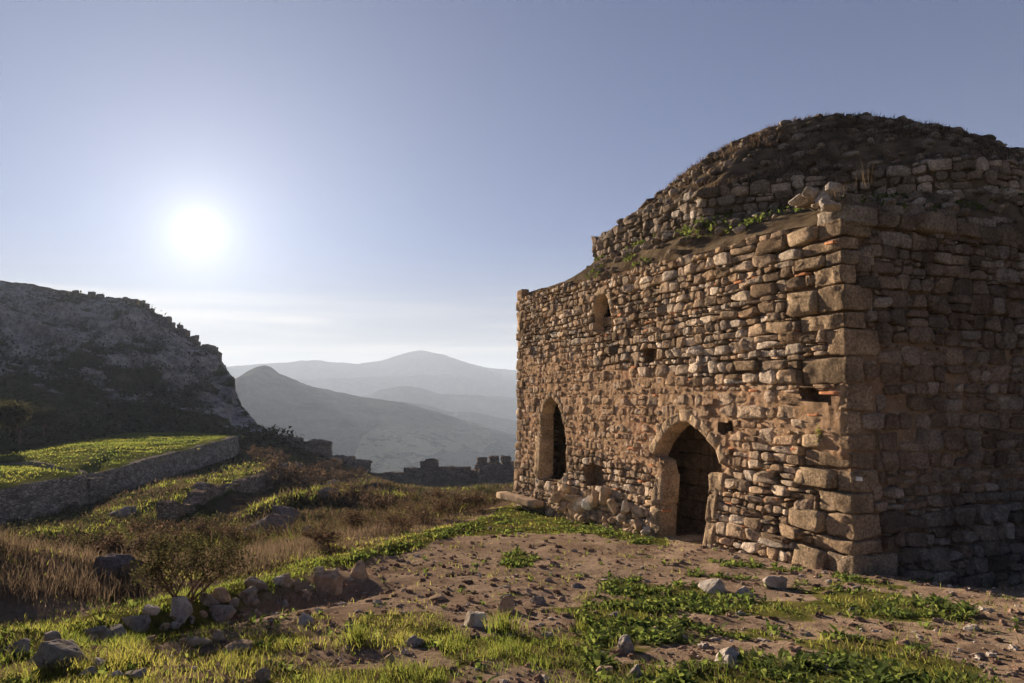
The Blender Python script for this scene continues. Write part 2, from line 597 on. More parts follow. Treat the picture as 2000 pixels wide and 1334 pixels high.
CTRL = [(-900, 1190, 11), (-900, 1080, 28), (-900, 1000, 50), (-300, 1190, 11), (-300, 1100, 25), (-300, 1040, 45),
        (0, 1190, 11), (0, 1122, 22), (0, 1062, 36), (0, 1026, 46), (0, 990, 58),
        (165, 1178, 11.5), (165, 1110, 22), (165, 1042, 38), (172, 983, 53), (172, 950, 70),
        (330, 1150, 12), (330, 1090, 22), (330, 1022, 39), (353, 1002, 41), (380, 932, 66), (380, 910, 85),
        (388, 1030, 39), (451, 960, 50.5), (497, 988, 49), (546, 932, 62.5), (551, 965, 60), (590, 913, 73),
        (460, 1120, 12.5), (460, 1052, 26), (460, 930, 65), (465, 892, 86), (500, 885, 100), (560, 885, 110),
        (580, 1085, 14), (580, 1042, 28), (590, 990, 48), (600, 940, 75), (600, 893, 112),
        (720, 1052, 18), (720, 1015, 35), (720, 975, 60), (720, 935, 105),
        (860, 1022, 25), (860, 1000, 50), (860, 968, 105),
        (1000, 990, 38), (1000, 975, 60), (1000, 958, 105),
        (1300, 985, 45), (1300, 965, 105), (1900, 985, 45), (1900, 970, 105)]


def tps_fit():
    P = np.array([at(a, b, c) for a, b, c in CTRL])
    extra = []
    for az in (-1.2, -0.9, -0.6, -0.3, 0.0, 0.3, 0.6, 0.9, 1.2):
        for r, z in ((170, -32), (320, -75), (650, -120)):
            extra.append((r * math.sin(az), r * math.cos(az), z if az > -0.33 else z * 0.4))
    for az in (0.9, 1.3):
        for r, z in ((20, -2.6), (50, -5), (100, -12)):
            extra.append((r * math.sin(az), r * math.cos(az), z))
    for az in (-1.3, -0.95):
        for r, z in ((20, -5.5), (50, -6.5), (100, -4)):
            extra.append((r * math.sin(az), r * math.cos(az), z))
    P = np.vstack([P, extra])
    a = np.arctan2(P[:, 0], P[:, 1]) * 2.2
    b = np.log(np.hypot(P[:, 0], P[:, 1]))
    n = len(P)
    r2 = (a[:, None] - a) ** 2 + (b[:, None] - b) ** 2
    K = 0.5 * r2 * np.log(r2 + 1e-12) + np.eye(n) * 0.002
    Q = np.stack([np.ones(n), a, b], 1)
    A = np.block([[K, Q], [Q.T, np.zeros((3, 3))]])
    s = np.linalg.solve(A, np.concatenate([P[:, 2], [0, 0, 0]]))
    return a, b, s[:n], s[n:]


_TA, _TB, _TW, _TC = tps_fit()


def z_mid(X, Y):
    X = np.asarray(X, float); Y = np.asarray(Y, float)
    sh = X.shape
    a = np.arctan2(X, Y).ravel() * 2.2
    b = np.log(np.maximum(np.hypot(X, Y).ravel(), 4.0))
    out = _TC[0] + _TC[1] * a + _TC[2] * b
    for i in range(len(_TA)):
        r2 = (a - _TA[i]) ** 2 + (b - _TB[i]) ** 2
        out = out + _TW[i] * 0.5 * r2 * np.log(r2 + 1e-12)
    return out.reshape(sh)


def z_knoll(X, Y):
    z = np.interp(Y, [-12, -4, 3, 4.4, 9.5, 14, 20, 26, 40], [-1.35, -1.45, -1.62, -1.72, -2.19, -2.47, -2.86, -3.2, -4.0])
    z = z - 0.30 * smooth(5.0, 7.5, X) * smooth(7.5, 9.5, Y)
    sd = (BC[0] - X) * BD[0] + (BC[1] - Y) * BD[1]
    sa = (X - BC[0]) * BN[0] + (Y - BC[1]) * BN[1]
    z = z - 0.45 * smooth(0.2, 1.4, sa) * smooth(1.3, 0.2, sd) * (sd > -1.5)
    return z


TRENCH = [(205, 1290), (300, 1272), (400, 1240), (520, 1203), (640, 1168), (720, 1146)]
TRENCH = [tuple((ray(a, b) * (-2.12 / ray(a, b)[2]))[:2]) for a, b in TRENCH]
MOUNDS = [(640, 1005, 40, 3.0, 1.0), (700, 985, 55, 4.0, 1.2), (600, 1030, 30, 2.4, 0.7), (760, 1000, 40, 3, 0.8), (540, 1010, 40, 2.5, 0.9), (790, 985, 60, 4.5, 1.0),
          (210, 1115, 21, 1.8, 0.5), (90, 1075, 33, 3, 0.7)]
MOUNDS = [(*at(a, b, c)[:2], r, h) for a, b, c, r, h in MOUNDS]
EDGE_POLY = EDGE + [(60, 30), (60, -40), (-9, -40)]


def edge_sd(X, Y):
    d = dist_poly(X, Y, EDGE)
    return np.where(in_poly(X, Y, EDGE_POLY), -d, d)


def height(X, Y, detail=True):
    X = np.asarray(X, float); Y = np.asarray(Y, float)
    d = edge_sd(X, Y) + (0.25 * vnoise(X * 0.9, Y * 0.9, seed=3) if detail else 0)
    k = z_knoll(X, Y)
    m = z_mid(X, Y)
    m = np.where((Y < 3) & (X < 0), np.minimum(m, -2.6), m)
    for mx, my, r, h in MOUNDS:
        m = m + h * np.exp(-((X - mx) ** 2 + (Y - my) ** 2) / (r * r))
    R = np.hypot(X, Y)
    val = -128 + 14 * fbm(X / 420, Y / 420, seed=71, oct=4) + 16 * smooth(2500, 4200, R)
    m = m + (val - m) * smooth(420, 900, R)
    m = m + (0.42 * fbm(X * 0.22, Y * 0.22, seed=9, oct=6, gain=0.6) + 0.22 * fbm(X * 1.1, Y * 1.1, seed=10, oct=3, ridged=True)) * smooth(8, 26, R) * (1 - smooth(300, 600, R))
    w = smooth(0.0, 4.5, d)
    z = k + (m - k) * w
    z = z - 0.05 * smooth(-0.2, 0.6, d) * (1 - smooth(0.6, 3, d))
    # little bank along the edge and the eroded trench beside it
    near = R < 40
    td = dist_poly(X, Y, TRENCH)
    z = z + 0.10 * np.exp(-((d + 0.25) / 0.35) ** 2) * np.where(Y < 12, 1, 0.5)
    z = z - 0.20 * np.exp(-(td / 0.36) ** 2) * near
    if detail:
        z = z + np.where(near, 0.045 * fbm(X * 1.3, Y * 1.3, seed=5, oct=4) + 0.010 * fbm(X * 7, Y * 7, seed=6, oct=3), 0)
    return z


def hit(px, py, y0=2.5, y1=400.0):
    d = ray(px, py)
    Y = np.exp(np.linspace(math.log(y0), math.log(y1), 90))
    for _ in range(2):
        P = d[None, :] * (Y / d[1])[:, None]
        h = height(P[:, 0], P[:, 1])
        below = np.nonzero(P[:, 2] < h)[0]
        i = below[0] if len(below) else len(Y) - 1
        if _ == 0:
            Y = np.linspace(Y[max(i - 1, 0)], Y[i] + 1e-6, 40)
    p = P[i].copy()
    p[2] = h[i]
    return p


def gz(x, y):
    return float(height(np.array([x]), np.array([y]))[0])


# polygons of the foreground, in pixels of the photograph, turned into ground cover where the ground lies
DIRT = [(560, 1128), (640, 1108), (760, 1082), (900, 1050), (1040, 1040), (1170, 1042), (1290, 1066), (1400, 1092), (1370, 1120), (1230, 1128), (1130, 1150), (1080, 1165), (960, 1162), (830, 1160),
        (700, 1185), (600, 1212), (480, 1256), (360, 1276), (280, 1278), (330, 1250), (440, 1215)]
DIRT2 = [(1480, 1215), (1620, 1200), (1800, 1215), (1900, 1200), (2000, 1180), (2100, 1300), (1900, 1290), (1760, 1245), (1600, 1235)]
DIRT3 = [(560, 1262), (660, 1235), (700, 1245), (600, 1285), (470, 1300)]
WEED1 = [(930, 1000), (1010, 985), (1110, 985), (1200, 1015), (1310, 1052), (1290, 1066), (1170, 1046), (1040, 1040), (900, 1048), (800, 1075), (700, 1095), (640, 1105), (600, 1110), (700, 1080), (850, 1040)]
WEED2 = [(1200, 1120), (1400, 1092), (1640, 1120), (1760, 1150), (1900, 1195), (1890, 1215), (1700, 1200), (1500, 1215), (1560, 1240), (1760, 1255), (1960, 1310), (1960, 1400), (1180, 1400), (1150, 1250), (1140, 1170)]
SPOT = [(970, 1090), (1010, 1080), (1050, 1088), (1040, 1105), (1000, 1112)]


def cover(X, Y):
    """grass, weed and dry-grass density (0..1) on the ground."""
    Z = height(X, Y, False)
    px, py = proj(np.stack([X, Y, Z], -1))
    wob = 14 * fbm(X * 1.7, Y * 1.7, seed=40, oct=3)
    wob2 = 14 * fbm(X * 1.7, Y * 1.7, seed=41, oct=3)
    qx, qy = px + wob * 1.5, py + wob2 * 0.8
    patch = fbm(X * 1.1, Y * 1.1, seed=42, oct=4)
    d = edge_sd(X, Y)
    dirt = in_poly(qx, qy, DIRT) | in_poly(qx, qy, DIRT2) | in_poly(qx, qy, DIRT3)
    weed = (in_poly(qx, qy, WEED1) * 1.0) + in_poly(qx, qy, WEED2) * smooth(-0.38, 0.0, patch) * 0.9 + in_poly(qx, qy, SPOT)
    weed = np.clip(weed, 0, 1) * (d < 0.2)
    g = smooth(-0.22, 0.22, patch) * 0.95
    g = np.where(qx > 1150, g * (0.25 + 0.35 * smooth(1260, 1340, qy)), g)
    g = np.where(dirt, 0.05 + 0.10 * smooth(0.15, 0.4, patch), g)
    g = np.where((qy > 1225) & (qx < 1150), np.maximum(g, 0.40 * smooth(-0.40, 0.0, patch)), g)
    g = np.maximum(g, np.exp(-((d + 0.1) / 0.5) ** 2) * 0.9 * (px < 1010))
    g = np.where(in_poly(qx, qy, WEED1), 0.16, g)
    dry = smooth(0.2, 0.9, d + 0.5 * patch) * (1 - smooth(26, 40, np.hypot(X, Y)))
    g = g * (1 - 0.85 * smooth(0.5, 1.4, d))
    # nothing grows where the building stands
    u = (X - BC[0]) * BD[0] + (Y - BC[1]) * BD[1]
    v = (X - BC[0]) * BN[0] + (Y - BC[1]) * BN[1]
    ins = (u > -0.05) & (u < BL + 0.05) & (v > -0.05) & (v < BL + 0.05)
    z = ~ins
    return g * z, weed * z, dry * z, px, py


# ------------------------------------------------------------------ ground sheets
def polar_sheet(name, th, r, mat, label):
    T, R = np.meshgrid(th, r, indexing='ij')
    X, Y = R * np.sin(T), R * np.cos(T)
    Z = height(X, Y)
    V = np.stack([X, Y, Z], -1).reshape(-1, 3)
    me = mesh_np(name, V, grid_faces(len(th), len(r))[:, ::-1])
    return obj(name, me, mat, kind='structure'), X, Y, Z, me


def geom(a, b, n):
    return np.exp(np.linspace(math.log(a), math.log(b), n))


th_f = np.linspace(-0.78, 0.80, 560)
th_b = np.linspace(0.80, 2 * math.pi - 0.78, 90)
r_near = geom(2.6, 32.0, 430)
o, X, Y, Z, me = polar_sheet('ground', th_f, r_near, MAT['ground'], '')
g_, w_, d_, _, _ = cover(X.ravel(), Y.ravel())
set_val(me, 'cover', np.clip(g_ + 0.6 * w_, 0, 1)); set_val(me, 'dry', d_)
o, X, Y, Z, me = polar_sheet('ground', th_b, geom(2.6, 32.0, 60), MAT['ground'], '')
set_val(me, 'cover', np.full(X.size, 0.5)); set_val(me, 'dry', np.zeros(X.size))
tt = np.concatenate([th_f[::8], th_b])
o, X, Y, Z, me = polar_sheet('ground', tt, np.array([0.02, 0.6, 1.2, 1.9, 2.6]), MAT['ground'], '')
set_val(me, 'cover', np.full(X.size, 0.5)); set_val(me, 'dry', np.zeros(X.size))

o, X, Y, Z, me = polar_sheet('hillside', np.linspace(-0.95, 0.95, 420), geom(32.0, 460.0, 300), MAT['hillside'], '')
px, py = proj(np.stack([X, Y, Z], -1).reshape(-1, 3))
LIT2 = [(300, 1010), (430, 955), (450, 900), (580, 890), (600, 915), (470, 955), (360, 1005)]
gcov = 0.38 + 0.45 * in_poly(px, py, LIT2) + 0.25 * ((px < 420) & (py < 1075) & (py > 950)) - 0.2 * ((px > 700) & (py < 985))
set_val(me, 'cover', gcov)
o, X, Y, Z, me = polar_sheet('valley', np.linspace(-1.25, 1.25, 320), geom(460.0, 5600.0, 220), MAT['valley'], '')
o, X, Y, Z, me = polar_sheet('hillside', np.linspace(0.95, 2 * math.pi - 0.95, 80), geom(32.0, 460.0, 50), MAT['hillside'], '')
set_val(me, 'cover', np.full(X.size, 0.5))


# ------------------------------------------------------------------ far hills
def hill(name, crest, Y, mat, base_z, front, back, amp, label, nscale, prof=1.25):
    c = np.array(crest, float)
    xs = np.linspace(c[0, 0], c[-1, 0], 420)
    # smooth interpolation of the crest line
    ys = np.interp(xs, c[:, 0], c[:, 1])
    k = np.hanning(7); k /= k.sum()
    ys = np.convolve(np.pad(ys, 3, mode='edge'), k, mode='valid') + 1.2 * fbm(xs / 14, xs * 0, seed=int(Y) % 89, oct=3)
    s = np.concatenate([np.linspace(-1, -0.02, 46), [0], np.linspace(0.05, 1, 16)])
    V = np.zeros((len(xs), len(s), 3))
    for i, (x, y) in enumerate(zip(xs, ys)):
        p = at(x, y, Y)
        for j, q in enumerate(s):
            fall = abs(q) ** prof if q < 0 else abs(q)
            dep = Y + (q * front if q < 0 else q * back)
            V[i, j] = (p[0] * (1 + 0.35 * (dep / Y - 1)), dep, p[2] + (base_z - p[2]) * fall)
    a = np.abs(np.concatenate([np.linspace(-1, -0.02, 46), [0], np.linspace(0.05, 1, 16)]))
    n = fbm(V[..., 0] / nscale, V[..., 1] / nscale, seed=hash(name) % 1 + int(Y) % 97, oct=6, ridged=True)
    V[..., 2] += amp * n * (0.12 + np.minimum(a * 2.5, 1))[None, :]
    me = mesh_np(name, V.reshape(-1, 3), grid_faces(len(xs), len(s)))
    o = obj(name, me, mat, kind='structure')
    o['label'] = label
    return o


hill('hill', [(330, 830), (400, 790), (440, 760), (462, 742), (490, 723), (503, 716), (518, 713), (530, 717), (545, 729), (600, 752), (700, 774), (790, 787), (860, 806), (930, 828), (1010, 852), (1120, 880), (1300, 900)],
     1450, MAT['hillA'], -150, 620, 500, 14, 'dark cone shaped hill with a small peak beyond the crag', 190)
hill('hill', [(640, 815), (700, 800), (782, 784), (830, 790), (884, 806), (919, 803), (960, 812), (1009, 822), (1100, 840), (1300, 860)],
     2000, MAT['hillA'], -150, 500, 500, 12, 'low grey ridge just behind the cone hill', 240)
hill('hill', [(600, 800), (690, 778), (715, 772), (740, 762), (765, 756), (795, 753), (820, 757), (860, 769), (930, 772), (1010, 776), (1150, 790), (1400, 800)],
     2600, MAT['hillB'], -150, 500, 450, 10, 'rounded hazy hill in the middle distance', 420)
hill('hill', [(300, 752), (500, 742), (600, 741), (700, 737), (780, 735), (830, 731), (880, 732), (930, 738), (1010, 745), (1150, 760), (1400, 770)],
     3350, MAT['hillC'], -150, 500, 450, 9, 'long pale ridge in front of the far mountain', 700)
hill('mountain', [(100, 735), (300, 722), (440, 716), (560, 708), (610, 703), (650, 707), (700, 711), (750, 703), (785, 692), (805, 686), (822, 684), (845, 688), (880, 697), (920, 711), (960, 719), (1010, 723), (1200, 733), (1500, 745)],
     4000, MAT['hillC'], -120, 600, 600, 10, 'palest far mountain with a broad peak on the skyline', 1200)


# ------------------------------------------------------------------ the rocky crag on the left
CRAG = [((-700, 900, 55), (-700, 400, 200)), ((-300, 890, 60), (-300, 480, 220)), ((-60, 885, 68), (-60, 533, 228)), ((20, 880, 73), (0, 551, 230)), ((90, 868, 80), (90, 568, 235)),
        ((150, 858, 88), (165, 581, 238)), ((210, 852, 95), (245, 590, 238)), ((250, 847, 99), (272, 600, 236)), ((285, 845, 102), (300, 618, 232)), ((320, 843, 104), (345, 650, 224)),
        ((350, 842, 105), (385, 680, 217)), ((380, 843, 106), (424, 700, 208)), ((400, 845, 106), (436, 712, 204)), ((415, 848, 106), (452, 734, 192)), ((430, 852, 105), (459, 742, 186)), ((440, 856, 105), (461, 770, 178)),
        ((452, 862, 105), (472, 793, 164)), ((465, 868, 105), (500, 824, 150)), ((480, 876, 105), (530, 846, 140)), ((500, 882, 106), (560, 862, 130)), ((530, 890, 108), (600, 885, 124))]


def build_crag():
    nu = 330
    B = np.array([at(*b) for b, c in CRAG]); Cc = np.array([at(*c) for b, c in CRAG])
    s = np.concatenate([[0], np.cumsum(np.linalg.norm(np.diff(Cc, axis=0), axis=1) + 0.4 * np.linalg.norm(np.diff(B, axis=0), axis=1))])
    u = np.interp(np.linspace(0, 1, nu), np.linspace(0, 1, 12), np.interp(np.linspace(0, 1, 12), [0, 0.25, 1], [0, s[3] / s[-1] * 1.0, 1])) * s[-1]
    Bi = np.stack([np.interp(u, s, B[:, k]) for k in range(3)], 1)
    Ci = np.stack([np.interp(u, s, Cc[:, k]) for k in range(3)], 1)
    Bi[:, 2] -= 2.0
    v = np.concatenate([np.linspace(0, 1, 210), 1 + np.linspace(0.02, 0.6, 24)])
    V = np.zeros((nu, len(v), 3))
    for j, q in enumerate(v):
        if q <= 1:
            V[:, j, :2] = Bi[:, :2] + (Ci[:, :2] - Bi[:, :2]) * (q ** 0.9)
            f = 0.30 * q + 0.70 * q ** 2.1
            V[:, j, 2] = Bi[:, 2] + (Ci[:, 2] - Bi[:, 2]) * f
        else:
            w = q - 1
            V[:, j, :2] = Ci[:, :2] + (Ci[:, :2] - Bi[:, :2]) * w
            V[:, j, 2] = Ci[:, 2] - (Ci[:, 2] + 45) * w * 0.6 - 3 * w
    q = np.minimum(v, 1)[None, :]
    env = smooth(0.04, 0.4, q) * (1 - 0.88 * smooth(0.86, 0.99, q))
    x, y, z = V[..., 0], V[..., 1], V[..., 2]
    n1 = fbm(x / 26, y / 26, z / 22, seed=21, oct=5, ridged=True)
    n2 = fbm(x / 7, y / 7, z / 6, seed=22, oct=5, ridged=True)
    n3 = fbm(x / 2.2, y / 2.2, z / 2.0, seed=23, oct=3)
    step = fbm(x / 40, y / 40, z / 5.5, seed=24, oct=4)
    disp = env * smooth(2, 22, (Ci[:, 2] - Bi[:, 2]))[:, None] * (6.0 * n1 + 3.2 * n2 + 1.2 * n3 + 3.6 * step)
    V[..., 2] += 0.62 * disp + smooth(0.85, 1.0, q) * (0.5 * n3 + 0.5 * n2) * 0.9
    V[..., 1] -= 0.75 * disp
    V[..., 0] += 0.22 * disp
    me = mesh_np('crag', V.reshape(-1, 3), grid_faces(nu, len(v)))
    rock = (-0.02 + 0.36 * smooth(0.22, 0.5, q) + 0.55 * n2 * env + 0.55 * fbm(x / 16, y / 16, z / 12, seed=25, oct=4) + 0.2 * smooth(100, -120, x * 1.4 + 60) * smooth(0.4, 0.6, q))
    set_val(me, 'rock', (rock + 0 * x).ravel())
    o = obj('crag', me, MAT['crag'], kind='structure')
    o['label'] = 'rocky crag with pale outcrops rising on the left'
    return V, rock + 0 * x, Ci, u


CRV, CRR, CREST, CRU = build_crag()


# ------------------------------------------------------------------ walls built along a line of points
def wall_mesh(name, top, bot, thick, rough=0.08, step=0.7, nz=8, seed=1, rag=0.0):
    """top, bot: lists of world points (same length). A closed wall with rough faces."""
    top = np.array(top, float); bot = np.array(bot, float)
    L = np.concatenate([[0], np.cumsum(np.linalg.norm(np.diff(top, axis=0), axis=1))])
    n = max(3, int(L[-1] / step) + 1)
    u = np.linspace(0, L[-1], n)
    T = np.stack([np.interp(u, L, top[:, k]) for k in range(3)], 1)
    Bt = np.stack([np.interp(u, L, bot[:, k]) for k in range(3)], 1)
    if rag:
        T[:, 2] += rag * fbm(u / 1.7, u * 0, seed=seed, oct=3)
    dr = np.gradient(T[:, :2], axis=0)
    dr /= np.linalg.norm(dr, axis=1)[:, None] + 1e-9
    nr = np.stack([dr[:, 1], -dr[:, 0], dr[:, 0] * 0], 1)      # to the right of the line
    rows = []
    for j in range(nz + 1):
        rows.append(Bt + (T - Bt) * j / nz)
    R = np.stack(rows, 1)
    fr = R.copy()
    bk = R - nr[:, None, :] * thick
    nn = fbm(R[..., 0] * 0.9, R[..., 1] * 0.9, R[..., 2] * 1.4, seed=seed, oct=4)
    fr += nr[:, None, :] * (rough * nn)[..., None]
    A = np.concatenate([fr, bk[:, ::-1]], 1)           # front upwards, back downwards
    m = A.shape[1]
    F = grid_faces(n, m)
    i = np.arange(n - 1)
    close = np.stack([i * m + m - 1, (i + 1) * m + m - 1, (i + 1) * m, i * m], 1)
    caps = []
    for base in (0, (n - 1) * m):
        for j in range(nz):
            q = [base + j, base + j + 1, base + m - 2 - j, base + m - 1 - j]
            caps.append(q if base == 0 else q[::-1])
    return mesh_np(name, A.reshape(-1, 3), [F, close, np.array(caps)], False)


def rough_box(c, ax, ay, hx, hy, hz, seed, n=4, amp=0.05):
    """box with uneven faces, base centre c, horizontal axes ax, ay."""
    lin = np.linspace(-1, 1, n + 1)
    vid, V, F = {}, [], []

    def vert(p):
        k = tuple(np.round(p, 4))
        if k not in vid:
            vid[k] = len(V); V.append(p)
        return vid[k]
    for a in range(3):
        for sgn in (-1, 1):
            for i in range(n):
                for j in range(n):
                    q = []
                    for di, dj in ((0, 0), (1, 0), (1, 1), (0, 1)):
                        p = [0, 0, 0]
                        p[a] = sgn; p[(a + 1) % 3] = lin[i + di]; p[(a + 2) % 3] = lin[j + dj]
                        q.append(vert(p))
                    F.append(q if sgn > 0 else q[::-1])
    V = np.array(V, float)
    r = 0.86 + 0.14 / np.maximum(1, np.linalg.norm(V, axis=1)) ** 1.3
    P = V * r[:, None] * np.array([hx, hy, hz])
    nn = np.stack([fbm(P[:, 0] / 0.5 / max(hx, .2) * .3, P[:, 1] * 2, P[:, 2] * 2, seed=seed + 31 * k, oct=3) for k in range(3)], 1)
    P = P + nn * amp
    Wd = np.array(c)[None, :] + P[:, :1] * np.array([*ax, 0]) + P[:, 1:2] * np.array([*ay, 0]) + np.array([0, 0, 1]) * (P[:, 2:3] + hz)
    return Wd, np.array(F)


def box_obj(name, c, ax, hx, hy, hz, mat, parent=None, seed=1, n=4, amp=0.05, smooth_shade=False, **kw):
    ax = np.array(ax, float); ax /= np.linalg.norm(ax)
    ay = np.array([-ax[1], ax[0]])
    V, F = rough_box(c, ax, ay, hx, hy, hz, seed, n, amp)
    return obj(name, mesh_np(name, V, F, smooth_shade), mat, parent, **kw)


# terraces with their retaining walls
def terrace(name, outline, label, n=60):
    """outline: world points around; a slightly lumpy grass sheet."""
    P = np.array(outline)
    A = np.stack([np.ones(len(P)), P[:, 0], P[:, 1]], 1)
    x0, x1, y0, y1 = P[:, 0].min(), P[:, 0].max(), P[:, 1].min(), P[:, 1].max()
    # fan rings from the centre keep the outline exact
    c = P.mean(0)
    per = []
    for i in range(len(P)):
        a, b = P[i], P[(i + 1) % len(P)]
        m = max(2, int(np.linalg.norm(b - a) / 0.8))
        per += [a + (b - a) * k / m for k in range(m)]
    per = np.array(per)
    s = np.linspace(0.0, 1, 70)
    V = c[None, None, :] + (per[:, None, :] - c) * s[None, :, None]
    V[..., 2] += 0.22 * fbm(V[..., 0] * 0.5, V[..., 1] * 0.5, seed=33, oct=4) * (1 - s ** 6) + 0.5 * (1 - s ** 2)
    m = len(per)
    F = []
    G = np.arange(m * 70).reshape(m, 70)
    G2 = np.vstack([G, G[:1]])
    F = np.stack([G2[:-1, :-1], G2[1:, :-1], G2[1:, 1:], G2[:-1, 1:]], -1).reshape(-1, 4)
    o = obj(name, mesh_np(name, V.reshape(-1, 3), F[:, ::-1]), MAT['terrace'], kind='structure')
    o['label'] = label
    return V


w2t = [at(168, 930, 54.5), at(453, 855, 85), at(464, 851, 93)]
w2b = [at(171, 985, 54.2), at(460, 892, 84.6), at(468, 880, 93)]
w1t = [at(-420, 1025, 36), at(0, 954, 45.3), at(166, 926, 50.0)]
w1b = [at(-420, 1100, 35.7), at(0, 1036, 45.0), at(168, 998, 49.7)]
TV = terrace('terrace', [p + np.array([0, 0, -0.02]) for p in w2t] + [at(440, 849, 104), at(360, 844, 108), at(270, 845, 104), at(180, 858, 90), at(60, 880, 74), at(-40, 900, 62), at(50, 902, 59), at(110, 910, 55.5), at(150, 919, 53)],
             'sunlit grass terrace below the crag')
TV2 = terrace('terrace', [p + np.array([0, 0, -0.02]) for p in w1t] + [at(150, 924, 53.2), at(110, 917, 55.3), at(50, 911, 58.6), at(-40, 909, 61), at(-300, 930, 56), at(-520, 980, 42)],
              'lower grass terrace at the left edge')
obj('retaining_wall', wall_mesh('retaining_wall', w2t, w2b, 0.7, 0.14, 0.45, 8, 3, 0.1), MAT['retain'], label='long grey stone retaining wall holding the sunlit grass terrace', cat='wall', kind='thing')
obj('retaining_wall', wall_mesh('retaining_wall', w1t, w1b, 0.7, 0.14, 0.45, 8, 4, 0.08), MAT['retain'], label='lower stone retaining wall cut off by the left picture edge', cat='wall', kind='thing')
box_obj('buttress', at(181, 996, 52.9), (0.55, 1.0), 0.55, 0.45, 1.18, MAT['retain'], seed=17, n=6, amp=0.06, label='square stone buttress where the lower wall meets the long wall', cat='buttress')
rt = [w1t[-1] + np.array([0, 0.1, 0]), w2t[0] + np.array([0, 0.2, 0.0])]
rb = [w1b[-1] + np.array([0, 0.1, 0]), w2b[0] + np.array([0, 0.2, 0])]
obj('retaining_wall', wall_mesh('retaining_wall', rt, rb, 0.6, 0.1, 0.4, 6, 5, 0.05), MAT['retain'], label='short return wall where the lower terrace wall meets the long one', cat='wall', kind='thing')
w3t = [at(-40, 906, 61.5), at(20, 905, 60.3), at(60, 901, 58.5), at(110, 910, 55.4), at(160, 923, 52.6)]
w3b = [p + np.array([0, -0.1, -0.75]) for p in w3t]
obj('retaining_wall', wall_mesh('retaining_wall', w3t, w3b, 0.4, 0.08, 0.4, 4, 6, 0.08), MAT['retain'], label='low dark step wall between the two grass terraces', cat='wall', kind='thing')
w4t = [at(330, 1006, 39.6), at(353, 996, 40.6), at(405, 973, 45.3), at(451, 952, 50.2), at(490, 941, 55), at(512, 932, 57.5), at(546, 925, 62), at(575, 914, 68), at(590, 908, 73)]
w4b = [at(332, 1022, 39.3), at(360, 1022, 40.3), at(415, 1016, 45.0), at(465, 1000, 49.8), at(497, 990, 54.6), at(520, 975, 57.2), at(551, 968, 61.6), at(578, 952, 67.6), at(592, 935, 72.6)]
w4t = [p + np.array([0, 0, 0.38]) for p in w4t]
w4b = [p - np.array([0, 0, 0.6]) for p in w4b]
obj('retaining_wall', wall_mesh('retaining_wall', w4t, w4b, 0.8, 0.35, 0.35, 8, 8, 0.75), MAT['fort'], label='ragged ruined stone wall stepping down below the terrace', cat='wall', kind='thing')


# ------------------------------------------------------------------ fortress walls
def rampart(pts_top, depth_below, thick, merlons, label, seed, mw=1.3, mh=1.2, gapk=0.5, group=None, rag=0.55):
    root = tag(empty('fortress_wall', label, 'fortress wall', group), kind='thing')
    pts_top = [np.array(p) for p in pts_top]
    root.location = (pts_top[0][0], pts_top[0][1], pts_top[0][2] - depth_below)
    bot = [p - np.array([0, 0.3, depth_below]) for p in pts_top]
    me = wall_mesh('rampart', pts_top, bot, thick, 0.25, 0.6, 5, seed, rag)
    me.transform(__import__('mathutils').Matrix.Translation(-root.location))
    obj('rampart', me, MAT['fort'], root)
    rr = random.Random(seed)
    P = np.array(pts_top)
    L = np.concatenate([[0], np.cumsum(np.linalg.norm(np.diff(P, axis=0), axis=1))])
    for (a, b) in merlons:
        s = a * L[-1]
        while s < b * L[-1]:
            p = np.array([np.interp(s, L, P[:, k]) for k in range(3)])
            q = np.array([np.interp(min(s + .5, L[-1]), L, P[:, k]) for k in range(3)]) - np.array([np.interp(max(s - .5, 0), L, P[:, k]) for k in range(3)])
            w = mw * rr.uniform(0.6, 1.5)
            h = mh * rr.choice((0.15, 0.5, 0.8, 1.0, 1.2)) * rr.uniform(0.8, 1.2)
            ax = q[:2] / (np.linalg.norm(q[:2]) + 1e-9)
            c = p + np.array([ax[1], -ax[0], 0]) * -thick * 0.5 + np.array([0, 0, -0.5])
            o = box_obj('merlon', c - np.array(root.location), ax, w / 2, thick * 0.46, h / 2 + 0.25, MAT['fort'], root, seed=rr.randint(0, 999), n=4, amp=0.34)
            s += w + mw * gapk * rr.uniform(0.3, 1.6)
    return root


rampart([at(-260, 478, 222), at(-60, 532, 228), at(0, 547, 230), at(60, 555, 233), at(120, 566, 236), at(165, 575, 238), at(215, 581, 238), at(268, 585, 237)], 4.5, 1.4,
        [(0.02, 0.2), (0.74, 0.76), (0.80, 0.995)], 'long crenellated curtain wall along the top of the crag at left', 11, 1.8, 1.0, 0.3)
rampart([at(274, 598, 236), at(287, 604, 234), at(300, 614, 232)], 5, 1.4, [(0, 0.95)], 'short broken wall piece just below the crest corner', 12, 1.6, 1.6)
rampart([at(300, 616, 232), at(318, 620, 229), at(332, 632, 227)], 5, 1.4, [(0.1, 0.9)], 'stepped wall piece halfway up the crag skyline', 13, 1.5, 1.4)
rampart([at(334, 641, 226), at(350, 644, 224), at(362, 655, 222), at(384, 668, 218)], 5, 1.4, [(0.0, 0.98)], 'stepped wall with small battlements above the cliff', 14, 1.3, 1.4)
rampart([at(385, 677, 217), at(400, 681, 213), at(425, 690, 208)], 6, 1.4, [(0.0, 0.99)], 'lowest toothed wall ending square at the cliff edge', 15, 0.9, 1.5, 0.6)


